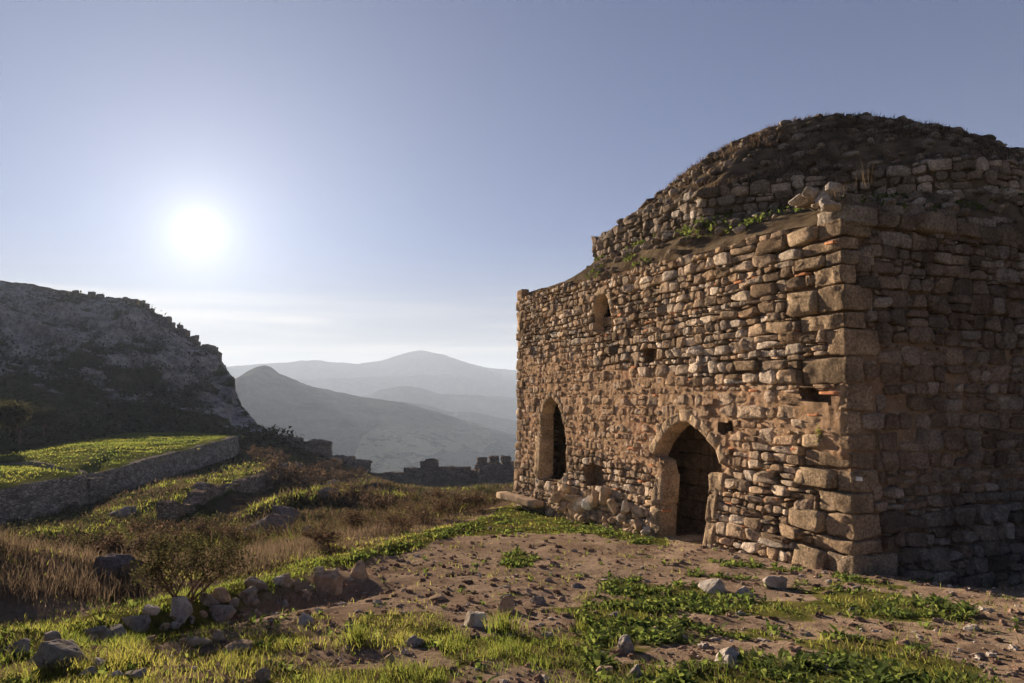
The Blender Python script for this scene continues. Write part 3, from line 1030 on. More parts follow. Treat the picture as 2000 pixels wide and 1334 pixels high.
def ruin(px, py_top, py_bot, w_px, Y, label, seed, merl=0, depth=3.5, cat='tower', ax=(1, 0.15)):
    root = empty('ruined_tower', label, cat)
    b = at(px, py_bot, Y)
    t = at(px, py_top, Y)
    hw = w_px / 2 / FPX * Y
    h = (t[2] - b[2])
    root.location = b - np.array([0, 0, 2.5])
    box_obj('tower_body', (0, 0, 0), ax, hw, depth / 2, (h + 2.5) / 2, MAT['fort'], root, seed=seed, n=10, amp=0.6)
    rr = random.Random(seed)
    for k in range(merl):
        x = (-1 + (2 * k + 1) / merl) * hw * 0.95
        box_obj('merlon', (x * 1.0, -depth * 0.2, h + 2.3), ax, hw / merl * 0.72, 0.6, rr.uniform(0.35, 0.8), MAT['fort'], root, seed=seed + k, n=5, amp=0.3)
    return root


ruin(622, 862, 905, 46, 116, 'squat square ruined tower on the saddle', 31, 0, 4)
ruin(578, 856, 882, 28, 126, 'small dark ruined block left of the square tower', 32, 0, 3, 'ruin')
ruin(553, 853, 872, 16, 128, 'lowest stub of ruined wall at the foot of the crag', 37, 0, 2.5, 'ruin')
ruin(664, 892, 925, 44, 110, 'collapsed ruin with a sloping top right of the square tower', 33, 0, 4, 'ruin', (1, -0.25))
ruin(700, 898, 940, 44, 108, 'reddish ruined gatehouse block at the left end of the curtain wall', 34, 0, 4, 'ruin')
ruin(965, 905, 990, 72, 104, 'big crenellated wall tower beside the stone building', 35, 3, 6)
rampart([at(716, 925, 107), at(760, 923, 106), at(810, 922, 105), at(868, 924, 104)], 6.0, 1.3, [], 'curtain wall across the saddle between the ruins', 41, rag=0.25)
m1 = rampart([at(802, 917, 105.4), at(837, 913, 105)], 1.6, 1.3, [(0.0, 0.98)], 'left pair of battlements on the saddle curtain wall', 42, 2.0, 0.9, 0.2, rag=0.2)
m2 = rampart([at(840, 911, 105), at(868, 913, 104.6)], 1.6, 1.3, [(0.0, 0.98)], 'right pair of battlements on the saddle curtain wall', 44, 1.9, 0.8, 0.2, rag=0.2)
rampart([at(868, 921, 103.4), at(900, 920, 103), at(938, 918, 103)], 7.0, 1.5, [(0.05, 0.95)], 'taller projecting wall section next to the crenellated tower', 43, 2.2, 0.6, 0.25, rag=0.25)
rampart([at(996, 912, 104), at(1060, 915, 104), at(1180, 918, 104)], 6.0, 1.5, [(0.0, 0.98)], 'wall continuing behind the stone building', 45, 2.2, 0.6, 0.3, rag=0.25)


# ------------------------------------------------------------------ the domed stone building
def on_facade(px, py, off=0.0):
    d = ray(px, py)
    lam = (BC @ BN - off) / (d[:2] @ BN)
    p = d * lam
    return float((p[:2] - BC) @ BD), float(p[2])


def on_side(px, py):
    d = ray(px, py)
    lam = (BC @ BD) / (d[:2] @ BD)
    p = d * lam
    return float((p[:2] - BC) @ BN), float(p[2])


class Frame:
    def __init__(s, o, u, n):
        s.o, s.u, s.n = np.array(o, float), np.array(u, float), np.array(n, float)

    def w(s, a, z, off):
        a = np.asarray(a, float); off = np.asarray(off, float); z = np.asarray(z, float)
        x = s.o[0] + s.u[0] * a + s.n[0] * off
        y = s.o[1] + s.u[1] * a + s.n[1] * off
        return np.stack([x, y, z + 0 * x], -1)


FF = Frame(BC, BD, -BN)
FS = Frame(BC, BN, -BD)


def facade_top(t):
    t = np.asarray(t, float)
    return np.interp(t, [0, 0.6, 1.5, 4, 8, 11.0, 11.67], [2.52, 2.56, 2.62, 2.72, 2.95, 3.10, 3.12]) + 0.05 * fbm(t * 1.6, t * 0, seed=61, oct=3)


def side_top(s_):
    return np.interp(s_, [0, 3, 8, 12], [2.50, 2.55, 2.6, 2.6]) + 0.04 * fbm(np.asarray(s_, float) * 1.7, np.asarray(s_, float) * 0 + 4, seed=62, oct=3)


def batter(z):
    """how far the wall foot spreads out."""
    return 0.10 * smooth(-1.0, -2.7, z) + 0.02 * smooth(0.6, -1.0, z)


def plaster(t, z):
    """1 where mortar and old plaster cover the stones of the facade."""
    t = np.asarray(t, float); z = np.asarray(z, float)
    hi = np.interp(t, [0, 1.2, 3, 6, 9, 12], [0.25, 0.35, 0.55, 1.05, 1.35, 1.5]) + 0.45 * fbm(t * 0.8, z * 0.8, seed=63, oct=3)
    lo = np.interp(t, [0, 1.2, 2.6, 4.6, 6, 9, 12], [-0.75, -0.85, -1.2, -1.35, -1.25, -1.55, -1.75]) + 0.35 * fbm(t * 0.9, z * 0.9, seed=64, oct=3)
    return smooth(0.0, 0.25, hi - z) * smooth(0.0, 0.25, z - lo)


def P2(pts):
    return [on_facade(a, b) for a, b in pts]


DOOR = P2([(1301, 1062), (1303, 985), (1304, 926), (1299, 900), (1284, 892), (1283, 884), (1291, 866), (1306, 845), (1322, 829), (1338, 820), (1352, 826), (1372, 843), (1391, 864), (1407, 886), (1414, 906), (1413, 921), (1392, 926), (1391, 1000), (1390, 1092)])
WIN = P2([(1064, 934), (1062, 860), (1061, 808), (1066, 790), (1078, 773), (1091, 786), (1099, 803), (1104, 830), (1110, 862), (1109, 930), (1096, 938)])
SMALL = P2([(1164, 646), (1162, 604), (1167, 583), (1180, 569), (1191, 581), (1196, 604), (1196, 640), (1181, 652)])
HOLES = [P2([(1406, 823), (1433, 822), (1436, 845), (1410, 847)]), P2([(1258, 684), (1277, 683), (1278, 708), (1260, 706)]),
         P2([(1570, 588), (1610, 586), (1612, 606), (1574, 608)]), P2([(1560, 757), (1606, 759), (1632, 764), (1630, 790), (1572, 786)]),
         P2([(1146, 912), (1164, 906), (1184, 920), (1190, 944), (1178, 952), (1150, 948)]), P2([(1508, 930), (1530, 932), (1528, 945), (1510, 945)])]


def ragged(op, seed):
    rg = random.Random(seed)
    out = []
    for i in range(len(op)):
        a, b = op[i], op[(i + 1) % len(op)]
        for k in (0.0, 0.33, 0.66):
            j = 0.030 if k else 0.02
            out.append((a[0] + (b[0] - a[0]) * k + rg.uniform(-j, j), a[1] + (b[1] - a[1]) * k + rg.uniform(-j, j)))
    return out


HOLES = [ragged(h, 70 + i) for i, h in enumerate(HOLES)]
OPEN = [(DOOR, 1.8), (WIN, 0.75), (SMALL, 0.6)] + [(h, 0.28) for h in HOLES]


# --- packing of rubble stones: cells of a weighted diagram over uneven courses
def clip_half(poly, nx, ny, c):
    """keep nx*x+ny*y <= c"""
    out = []
    n = len(poly)
    for i in range(n):
        a, b = poly[i], poly[(i + 1) % n]
        da, db = nx * a[0] + ny * a[1] - c, nx * b[0] + ny * b[1] - c
        if da <= 0:
            out.append(a)
        if (da < 0 < db) or (db < 0 < da):
            k = da / (da - db)
            out.append((a[0] + (b[0] - a[0]) * k, a[1] + (b[1] - a[1]) * k))
    return out


def cells(seeds, wts, asp=1.25, reach=1.0):
    S = np.array(seeds, float)
    S[:, 0] /= asp
    Wt = np.array(wts, float)
    res = []
    for i in range(len(S)):
        d = S - S[i]
        d2 = (d ** 2).sum(1)
        nb = np.nonzero((d2 < reach * reach) & (d2 > 0))[0]
        nb = nb[np.argsort(d2[nb])][:22]
        x, y = S[i]
        poly = [(x - .45, y - .34), (x + .45, y - .34), (x + .45, y + .34), (x - .45, y + .34)]
        for j in nb:
            nx, ny = d[j]
            c = nx * x + ny * y + 0.5 * (d2[j] + Wt[i] - Wt[j])
            poly = clip_half(poly, nx, ny, c)
            if len(poly) < 3:
                break
        res.append([(a * asp, b) for a, b in poly] if len(poly) >= 3 else None)
    return res


def area(poly):
    return 0.5 * sum(poly[i][0] * poly[(i + 1) % len(poly)][1] - poly[(i + 1) % len(poly)][0] * poly[i][1] for i in range(len(poly)))


def chaikin(P, k=0.22):
    out = []
    n = len(P)
    for i in range(n):
        a, b = np.array(P[i]), np.array(P[(i + 1) % n])
        out += [a + (b - a) * k, a + (b - a) * (1 - k)]
    return out


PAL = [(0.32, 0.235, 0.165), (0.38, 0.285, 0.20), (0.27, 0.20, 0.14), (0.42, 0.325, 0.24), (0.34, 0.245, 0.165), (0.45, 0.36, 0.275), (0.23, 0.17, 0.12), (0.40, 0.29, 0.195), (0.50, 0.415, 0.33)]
SHADE_PAL = [(0.18, 0.137, 0.108), (0.215, 0.168, 0.134), (0.155, 0.122, 0.096), (0.25, 0.212, 0.178), (0.20, 0.15, 0.115), (0.27, 0.233, 0.2)]  # lowered tones put part of the side wall's shade into its stones
PAL = [tuple(1.12 * v for v in c) for c in PAL]  # raised tones put some of the sunlight into the facade stones


def stone_geo(poly, fr, proud, rr, gap=0.016, tilt=0.10, back=0.14, extra=None, rnd=0.10):
    """one wall stone from its outline on the wall -> verts, tris/quads (lists)."""
    P = np.array(poly)
    if area(poly) < 0:
        P = P[::-1]
    c = P.mean(0)
    dd = np.linalg.norm(P - c, axis=1)
    P = c + (P - c) * np.maximum(0.3, 1 - gap / np.maximum(dd, 1e-3))[:, None]
    P = np.array(chaikin(list(P), rnd))
    size = math.sqrt(abs(area([tuple(p) for p in P])) + 1e-6)
    n = len(P)
    a, b = rr.gauss(0, tilt), rr.gauss(0, tilt)
    rings = [(1.0, None, 0.0), (1.0, 0.66, 0.9), (0.955, 0.98, 1.0), (0.6, 1.0, 1.0)]
    sd = rr.randint(0, 9999)
    V = []
    Qs = np.concatenate([c + (P - c) * r_[0] for r_ in rings])
    J = np.stack([vnoise(Qs[:, 0] * 9, Qs[:, 1] * 9, seed=sd), vnoise(Qs[:, 0] * 9 + 50, Qs[:, 1] * 9, seed=sd + 1)], 1) * 0.05 * size
    J[:n] = 0
    Qs = Qs + J
    rel = 0.15 * size * fbm(Qs[:, 0] * 13, Qs[:, 1] * 13, seed=sd + 2, oct=2)
    W_ = np.repeat([r_[2] for r_ in rings], n)
    H_ = np.repeat([0.0 if r_[1] is None else r_[1] for r_ in rings], n)
    off = proud * H_ + (a * (Qs[:, 0] - c[0]) + b * (Qs[:, 1] - c[1]) + rel) * W_
    off[:n] = -back
    if extra is not None:
        off = off + extra(Qs[:, 1])
    V.append(fr.w(Qs[:, 0], Qs[:, 1], off))
    cc = proud * 1.05 + 0.05 * size * rr.uniform(-1, 1)
    if extra is not None:
        cc = cc + float(extra(np.array([c[1]]))[0])
    V.append(fr.w([c[0]], [c[1]], [cc]))
    V = np.concatenate(V)
    F = []
    for k in range(3):
        for i in range(n):
            j = (i + 1) % n
            F.append((k * n + i, k * n + j, (k + 1) * n + j, (k + 1) * n + i))
    for i in range(n):
        F.append((3 * n + i, 3 * n + (i + 1) % n, 4 * n))
    return V, F


def tris_quads(F):
    return [np.array([f for f in F if len(f) == 4]).reshape(-1, 4), np.array([f for f in F if len(f) == 3]).reshape(-1, 3)]


STONES = []      # (verts, faces, tone, owner key)


def wall_stones(fr, key, umax, zlo, ztop, plaster_fn, rr, openings=(), rowh=(0.10, 0.22), asp=(0.8, 2.1), proud=(0.02, 0.075), left_lim=None, right_lim=None, extra=None, pal=PAL, tilt=0.10, pale_zone=None, cut=None, umin=0.0, big_near=False):
    cand = []
    obox = [(np.min(op, 0), np.max(op, 0)) for op in openings]

    def zl(u, k, z):
        return z + 0.016 * math.sin(u * 1.1 + k * 5.3) + 0.012 * math.sin(u * 2.7 + k * 9.1) + 0.007 * math.sin(u * 6.3 + k * 3.7)

    def quad(u0, u1, b0, b1, t0, t1, h):
        jx, jz = 0.10 * min(h, u1 - u0), 0.09 * h
        C = [(u0 + rr.gauss(0, jx), b0 + rr.gauss(0, jz) * .6), (u1 + rr.gauss(0, jx), b1 + rr.gauss(0, jz) * .6), (u1 + rr.gauss(0, jx), t1 + rr.gauss(0, jz)), (u0 + rr.gauss(0, jx), t0 + rr.gauss(0, jz))]
        out = []
        for k in range(4):
            a, p, n_ = C[k - 1], C[k], C[(k + 1) % 4]
            if rr.random() < 0.55:
                f, g_ = rr.uniform(0.12, 0.36), rr.uniform(0.12, 0.36)
                out.append((p[0] + (a[0] - p[0]) * f, p[1] + (a[1] - p[1]) * f))
                out.append((p[0] + (n_[0] - p[0]) * g_, p[1] + (n_[1] - p[1]) * g_))
            else:
                out.append(p)
        return out
    z, row = zlo, 0
    while z < 4.6:
        h = rr.uniform(*rowh)
        u = umin - rr.uniform(0, 0.3)
        while u < umax + 0.3:
            near = float(smooth(2.8, 1.2, u)) if big_near else 0.0
            w = max(0.08, h * rr.uniform(*asp)) * (1 + 0.55 * near)
            b0, b1 = zl(u, row, z), zl(u + w, row, z)
            t0, t1 = zl(u, row + 1, z + h), zl(u + w, row + 1, z + h)
            q = rr.random()
            if q < 0.14 and h > 0.18:
                f = rr.uniform(0.4, 0.6)
                m0, m1 = b0 + (t0 - b0) * f, b1 + (t1 - b1) * f
                cand.append(quad(u, u + w, b0, b1, m0, m1, h * f)); cand.append(quad(u, u + w, m0, m1, t0, t1, h * (1 - f)))
            elif q < 0.48:
                f = rr.uniform(0.62, 0.86)
                m0, m1 = b0 + (t0 - b0) * f, b1 + (t1 - b1) * (f + rr.uniform(-.12, .12))
                cand.append(quad(u, u + w, b0, b1, m0, m1, h * f))
                x = u + rr.uniform(0, 0.3) * w
                while x < u + w * 0.9:
                    cw = w * rr.uniform(0.25, 0.6)
                    cand.append(quad(x, min(x + cw, u + w), m0 + 0.008, m1 + 0.008, t0, t1, h * (1 - f)))
                    x += cw * rr.uniform(1.0, 1.5)
            else:
                cand.append(quad(u, u + w, b0, b1, t0, t1, h))
            u += w
        z += h
        row += 1
    for poly in cand:
        sz = float(np.mean(poly, 0)[1])
        if poly is None:
            continue
        if left_lim is not None:
            poly = clip_half(poly, -1, 0, -left_lim(sz))
        if right_lim is not None and len(poly) >= 3:
            poly = clip_half(poly, 1, 0, right_lim(sz))
        if len(poly) < 3 or abs(area(poly)) < 0.0016:
            continue
        pc = np.mean(poly, 0)
        if pc[0] < umin - 0.02 or pc[0] > umax or pc[1] > float(ztop(pc[0])) - 0.04:
            continue
        if max(p[1] for p in poly) > float(ztop(pc[0])) + 0.10:
            poly = clip_half(poly, 0, 1, float(ztop(pc[0])) + 0.07)
            if len(poly) < 3:
                continue
        skip = False
        q = np.array(poly)
        qlo, qhi = q.min(0), q.max(0)
        for op, (olo, ohi) in zip(openings, obox):
            if (qlo > ohi).any() or (qhi < olo).any():
                continue
            q = np.array(poly)
            if in_poly(np.array([pc[0]]), np.array([pc[1]]), op)[0]:
                skip = True
                break
            ins = in_poly(q[:, 0], q[:, 1], op)
            if ins.any():
                for k in np.nonzero(ins)[0]:
                    lo, hi = 0.0, 1.0
                    for _ in range(12):
                        m = (lo + hi) / 2
                        p = q[k] + (pc - q[k]) * m
                        if in_poly(p[:1], p[1:], op)[0]:
                            lo = m
                        else:
                            hi = m
                    q[k] = q[k] + (pc - q[k]) * hi
                poly = [tuple(p) for p in q]
        if skip or abs(area(poly)) < 0.0016:
            continue
        pl = float(plaster_fn(np.array([pc[0]]), np.array([pc[1]]))[0])
        if rr.random() < 0.05 * pl:
            continue
        pr = rr.uniform(*proud) * (1 - 0.22 * pl)
        V, F = stone_geo(poly, fr, pr, rr, gap=rr.uniform(0.008, 0.020) + 0.010 * pl, tilt=tilt * (1 - 0.4 * pl), extra=extra)
        tone = np.array(rr.choice(pal)) * rr.uniform(0.72, 1.25)
        tone = tone * (1 - 0.35 * (q_ := rr.random() ** 2)) + 0.35 * q_ * tone.mean() * np.array((1.04, 1.0, 0.95))
        if pale_zone is not None and rr.random() < pale_zone(pc[0], pc[1]):
            tone = np.array((0.54, 0.46, 0.385)) * rr.uniform(0.85, 1.15)
        if pl > 0.3:
            tone = tone * (1 - 0.4 * pl) + np.array((0.38, 0.26, 0.175)) * 0.4 * pl
        STONES.append((V, F, tone, key))


mosque = empty('domed_building', 'ruined stone building with pointed arch doorway and low overgrown dome', 'building')
mosque.location = (BC[0], BC[1], -2.2)
from mathutils import Matrix, Vector
MOFF = np.array([BC[0], BC[1], -2.2])


def mobj(name, V, F, mat, parent=None, smooth_shade=True, **kw):
    me = mesh_np(name, np.asarray(V) - MOFF, F, smooth_shade)
    return obj(name, me, mat, parent or mosque, **kw)


# --- quoins at the near corner: each block wraps round the corner
rq = random.Random(5)
QU = []
zq = -2.62
qi = 0
while zq < 2.44:
    h = rq.uniform(0.19, 0.38)
    if zq + h > 2.52:
        h = 2.52 - zq
    lf, ls = (rq.uniform(0.45, 0.85), rq.uniform(0.2, 0.45)) if qi % 2 == 0 else (rq.uniform(0.22, 0.45), rq.uniform(0.4, 0.7))
    if 0.02 < zq + h / 2 < 0.20:
        lf = 0.16
    QU.append((zq, h, lf, ls))
    zq += h
    qi += 1


def q_at(z, k):
    for a, h, lf, ls in QU:
        if a <= z < a + h:
            return (lf, ls)[k]
    return (QU[-1] if z > 0 else QU[0])[2 + k]


def rounded_block(x0, x1, y0, y1, z0, z1, seed, n=7, r=0.035, amp=0.02):
    """x along the facade, y along the side wall; both inwards from the corner (negative = proud)."""
    c = np.array([(x0 + x1) / 2, (y0 + y1) / 2, (z0 + z1) / 2]); hs = np.array([(x1 - x0) / 2, (y1 - y0) / 2, (z1 - z0) / 2])
    lin = np.linspace(-1, 1, n + 1)
    lin = np.sign(lin) * np.abs(lin) ** 0.8
    vid, V, F = {}, [], []
    for a in range(3):
        for sgn in (-1, 1):
            for i in range(n):
                for j in range(n):
                    q = []
                    for di, dj in ((0, 0), (1, 0), (1, 1), (0, 1)):
                        p = [0, 0, 0]
                        p[a] = sgn; p[(a + 1) % 3] = lin[i + di]; p[(a + 2) % 3] = lin[j + dj]
                        k = tuple(np.round(p, 4))
                        if k not in vid:
                            vid[k] = len(V); V.append(p)
                        q.append(vid[k])
                    F.append(q if sgn > 0 else q[::-1])
    P = np.array(V, float) * hs
    inner = np.clip(P, -(hs - r), hs - r)
    dv = P - inner
    ln = np.linalg.norm(dv, axis=1)
    P = np.where(ln[:, None] > 1e-6, inner + dv / np.maximum(ln, 1e-6)[:, None] * np.minimum(ln, r)[:, None], P)
    nz = np.stack([fbm(P[:, 0] * 6 + seed, P[:, 1] * 6, P[:, 2] * 6, seed=seed + 7 * k, oct=4) for k in range(3)], 1)
    P = P + nz * amp * 1.6 + c
    # local -> world ; flip keeps the outward winding (local frame x=BD, y=BN is left handed)
    Wd = np.zeros_like(P)
    Wd[:, 0] = BC[0] + BD[0] * P[:, 0] + BN[0] * P[:, 1]
    Wd[:, 1] = BC[1] + BD[1] * P[:, 0] + BN[1] * P[:, 1]
    Wd[:, 2] = P[:, 2]
    return Wd, [f[::-1] for f in F]


for k, (a, h, lf, ls) in enumerate(QU):
    pr = 0.018 + rq.uniform(-0.02, 0.02)
    out = 0.6 * float(batter(a + h / 2))
    V, F = rounded_block(-pr - out, lf - 0.015, -pr - out, ls - 0.015, a + 0.010, a + h - 0.012, 300 + k, 12, rq.uniform(0.012, 0.035), rq.uniform(0.016, 0.03))
    STONES.append((V, F, np.array(rq.choice([(0.29, 0.215, 0.15), (0.33, 0.25, 0.175), (0.25, 0.19, 0.135), (0.31, 0.245, 0.185)])) * rq.uniform(0.9, 1.1), 'corner'))
# second blocks of the coursed masonry beside the quoins on the facade
for k, (a, h, lf, ls) in enumerate(QU):
    if k % 2 == 1 and a < -0.3 or (k % 2 == 1 and a > 0.7):
        w = rq.uniform(0.4, 0.75)
        poly = [(lf + 0.01, a + 0.012), (lf + w, a + 0.02), (lf + w - 0.02, a + h - 0.012), (lf + 0.01, a + h - 0.015)]
        V, F = stone_geo(poly, FF, 0.06, rq, 0.012, 0.06, extra=batter, rnd=0.12)
        STONES.append((V, F, np.array((0.37, 0.285, 0.2)) * rq.uniform(0.85, 1.15), 'front'))
        QU[k] = (a, h, lf + w, ls)


# rough coping courses on top of the shaded wall
for row, (zc, hh_, inset, s0) in enumerate(((2.44, 0.26, -0.10, 0.02), (2.69, 0.22, 0.10, 0.25), (2.90, 0.20, 0.42, 0.1))):
    sp = s0
    while sp < 7.5:
        ln_ = rq.uniform(0.22, 0.8)
        hv_ = hh_ * rq.uniform(0.6, 1.1)
        dx = rq.uniform(-0.04, 0.05)
        V, F = rounded_block(inset + dx, inset + 0.55, sp, sp + ln_ - 0.03, zc, zc + hv_, 700 + row * 50 + int(sp * 9), 9, rq.uniform(0.03, 0.06), rq.uniform(0.02, 0.035))
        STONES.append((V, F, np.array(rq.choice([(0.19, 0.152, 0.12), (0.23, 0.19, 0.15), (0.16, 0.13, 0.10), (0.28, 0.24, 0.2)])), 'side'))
        sp += ln_


def left_quoin(z):
    return BL - (0.42 if int((z + 3) / 0.3) % 2 else 0.26)


rr = random.Random(11)
z = -2.9
while z < 3.05:
    h = 0.3 * rr.uniform(0.8, 1.1)
    w = 0.48 if int((z + 3) / 0.3) % 2 else 0.3
    poly = [(BL - w, z), (BL + 0.02, z), (BL + 0.02, z + h - 0.01), (BL - w, z + h - 0.01)]
    V, F = stone_geo(poly, FF, 0.05, rr, 0.012, 0.06, extra=batter, rnd=0.12)
    STONES.append((V, F, np.array(rr.choice(PAL[:5])), 'front'))
    z += h

front_pale = lambda u, z: 0.34 * float(smooth(-0.2, 0.5, z) * smooth(1.6, 0.9, z) * smooth(0.8, 1.4, u) * smooth(6.5, 4.5, u)) + 0.05
# inner faces of the walls keep the room behind the openings dark
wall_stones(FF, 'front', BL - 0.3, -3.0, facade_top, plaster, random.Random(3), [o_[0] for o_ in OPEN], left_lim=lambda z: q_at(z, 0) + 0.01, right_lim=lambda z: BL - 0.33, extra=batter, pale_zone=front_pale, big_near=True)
side_pl = lambda t, z: 0.5 * smooth(1.1, 0.6, np.asarray(z, float) + 0.3 * fbm(np.asarray(t, float), np.asarray(z, float), seed=65, oct=3)) * smooth(-1.6, -1.0, np.asarray(z, float))
wall_stones(FS, 'side', 6.2, -3.0, side_top, side_pl, random.Random(4), [], rowh=(0.15, 0.30), asp=(0.8, 1.9), left_lim=lambda z: q_at(z, 1) + 0.01, extra=batter, proud=(0.02, 0.055), pal=SHADE_PAL)


# --- mortar cores of the two walls
def core_wall(fr, name, u0, u1, du, zlo, ztop, pl_fn, openings, nz=170, deep=-0.065, rise=0.084, seed=1):
    us = np.arange(u0, u1 + du, du)
    s = np.linspace(0, 1, nz)
    U = us[:, None] + 0 * s[None, :]
    Zz = zlo + (ztop(us)[:, None] - zlo) * s[None, :]
    pl = pl_fn(U, Zz)
    n1 = fbm(U * 1.9, Zz * 2.6, seed=seed, oct=6, gain=0.6)
    n2 = fbm(U * 5, Zz * 14, seed=seed + 5, oct=3, ridged=True)
    n3 = fbm(U * 12, Zz * 15, seed=seed + 9, oct=2)
    off = deep + rise * pl + (0.026 + 0.006 * pl) * n1 + (0.006 + 0.010 * pl) * n2 + 0.009 * n3 + batter(Zz)
    edge = np.minimum(smooth(0, 0.12, U - u0), smooth(0, 0.1, u1 - U))
    off = off * edge + (1 - edge) * (-0.03 + batter(Zz))
    V = fr.w(U, Zz, off).reshape(-1, 3)
    F = grid_faces(len(us), nz)
    cu = 0.25 * (U[:-1, :-1] + U[1:, :-1] + U[1:, 1:] + U[:-1, 1:]).ravel(); cz = 0.25 * (Zz[:-1, :-1] + Zz[1:, :-1] + Zz[1:, 1:] + Zz[:-1, 1:]).ravel()
    keep = np.ones(len(F), bool)
    for op in openings:
        keep &= ~in_poly(cu, cz, op)
    me_V, me_F = V, F[keep]
    return me_V, me_F, pl.ravel()


V, F, pl = core_wall(FF, 'front_wall', 0.0, BL, 0.032, -3.3, facade_top, plaster, [o_[0] for o_ in OPEN], 175, seed=81)
front = mobj('front_wall', V, F[:, ::-1], MAT['mortar'])
set_val(front.data, 'plaster', pl)
front['label'] = 'sunlit rubble facade with worn plaster'
V, F, pl = core_wall(FS, 'side_wall', 0.0, BL, 0.05, -3.3, side_top, side_pl, [], 110, seed=91)
side = mobj('side_wall', V, F, MAT['mortar'])
set_val(side.data, 'plaster', pl)
side['label'] = 'shaded side wall of larger stones'
# the two walls turned away, plain
far_c = BC + BD * BL
V = [np.array([*far_c, -3.3]), np.array([*(far_c + BN * BL), -3.3]), np.array([*(far_c + BN * BL), 2.6]), np.array([*far_c, 3.1])]
mobj('rear_wall', np.array(V), np.array([[0, 1, 2, 3]]), MAT['fort'], smooth_shade=False)
V = [np.array([*(BC + BN * BL), -3.3]), np.array([*(far_c + BN * BL), -3.3]), np.array([*(far_c + BN * BL), 2.6]), np.array([*(BC + BN * BL), 2.6])]
mobj('rear_wall', np.array(V), np.array([[3, 2, 1, 0]]), MAT['fort'], smooth_shade=False)


# --- reveals and blocking of the openings
def reveal(op, depth, name, mat, n=5, back=True, seed=1, wobble=0.012):
    P = []
    m = len(op)
    for i in range(m):
        a, b = np.array(op[i]), np.array(op[(i + 1) % m])
        k = max(1, int(np.linalg.norm(b - a) / 0.09))
        P += [a + (b - a) * j / k for j in range(k)]
    P = np.array(P)
    c = P.mean(0)
    P = c + (P - c) * 1.015
    offs = np.linspace(0.012, -depth, n)
    V = []
    for k, of in enumerate(offs):
        sc = wobble * fbm(P[:, 0] * 4 + k * 0.6, P[:, 1] * 4, seed=seed, oct=3)
        Q = c + (P - c) * (1 + sc / 0.5)[:, None]
        V.append(FF.w(Q[:, 0], Q[:, 1], of + batter(Q[:, 1])))
    V = np.concatenate(V)
    q = len(P)
    F = []
    for k in range(n - 1):
        for i in range(q):
            j = (i + 1) % q
            F.append((k * q + i, k * q + j, (k + 1) * q + j, (k + 1) * q + i))
    F = [f[::-1] for f in F] if area([tuple(p) for p in P]) > 0 else F
    o = mobj(name, V, [np.array(F)], mat, front)
    if back:
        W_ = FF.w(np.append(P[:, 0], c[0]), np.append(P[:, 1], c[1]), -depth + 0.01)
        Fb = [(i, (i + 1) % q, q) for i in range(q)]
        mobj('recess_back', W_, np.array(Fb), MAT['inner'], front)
    return o


def block_rows(op, depth, rr, rowh, wid, zlo=None, zhi=None, more=0.0):
    """stones that wall up an opening, some way inside."""
    us = [p[0] for p in op]; zs = [p[1] for p in op]
    z = min(zs) - 0.3 if zlo is None else zlo
    top = max(zs) if zhi is None else zhi
    while z < top:
        h = rr.uniform(*rowh)
        u = min(us) - 0.3 - rr.uniform(0, 0.2)
        while u < max(us) + 0.3 + more:
            w = rr.uniform(*wid)
            poly = [(u, z), (u + w, z), (u + w, z + h), (u, z + h)]
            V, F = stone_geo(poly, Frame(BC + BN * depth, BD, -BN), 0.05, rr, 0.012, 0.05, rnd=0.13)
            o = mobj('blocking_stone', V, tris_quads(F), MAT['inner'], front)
            u += w
        z += h


reveal(DOOR, 0.27, 'door_reveal', MAT['ashlar'], 7, False, 1)
reveal(WIN, 0.24, 'window_reveal', MAT['ashlar'], 6, False, 2)
reveal(SMALL, 0.22, 'window_reveal', MAT['ashlar'], 5, False, 3)
for k, h in enumerate(HOLES):
    reveal(h, 0.26, 'hole_reveal', MAT['mortar'], 4, True, 10 + k, 0.02)
    set_val(bpy.data.objects[front.children[-2].name].data, 'plaster', np.full(len(front.children[-2].data.vertices), 0.4))
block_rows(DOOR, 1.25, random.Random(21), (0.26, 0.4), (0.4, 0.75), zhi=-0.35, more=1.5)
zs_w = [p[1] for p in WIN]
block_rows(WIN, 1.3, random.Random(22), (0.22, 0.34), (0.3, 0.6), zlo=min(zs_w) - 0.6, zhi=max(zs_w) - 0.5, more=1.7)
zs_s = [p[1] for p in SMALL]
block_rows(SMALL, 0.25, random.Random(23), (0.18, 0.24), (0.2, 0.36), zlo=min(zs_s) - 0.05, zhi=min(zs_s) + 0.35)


# --- cut stone rings round the arches, and the jamb stones
def arch_ring(pts, width, proud, rr, name='voussoir', per=2):
    pts = [np.array(p) for p in pts]
    c = np.mean(pts, 0)
    seg = []
    L = [0]
    for i in range(len(pts) - 1):
        L.append(L[-1] + np.linalg.norm(pts[i + 1] - pts[i]))
    n = max(3, int(L[-1] / 0.26))
    S = [np.array([np.interp(L[-1] * k / n, L, [p[0] for p in pts]), np.interp(L[-1] * k / n, L, [p[1] for p in pts])]) for k in range(n + 1)]
    N = []
    for k in range(n + 1):
        a, b = S[max(0, k - 1)], S[min(n, k + 1)]
        d = (b - a) / np.linalg.norm(b - a)
        m = np.array([d[1], -d[0]])
        if m @ (S[k] - c) < 0:
            m = -m
        N.append(m)
    for k in range(n):
        w = width * rr.uniform(0.85, 1.15)
        poly = [tuple(S[k]), tuple(S[k + 1]), tuple(S[k + 1] + N[k + 1] * w), tuple(S[k] + N[k] * w)]
        V, F = stone_geo(poly, FF, proud, rr, 0.005, 0.03, rnd=0.08, back=0.3, extra=batter)
        o = mobj(name, V, tris_quads(F), MAT['ashlar'], front)


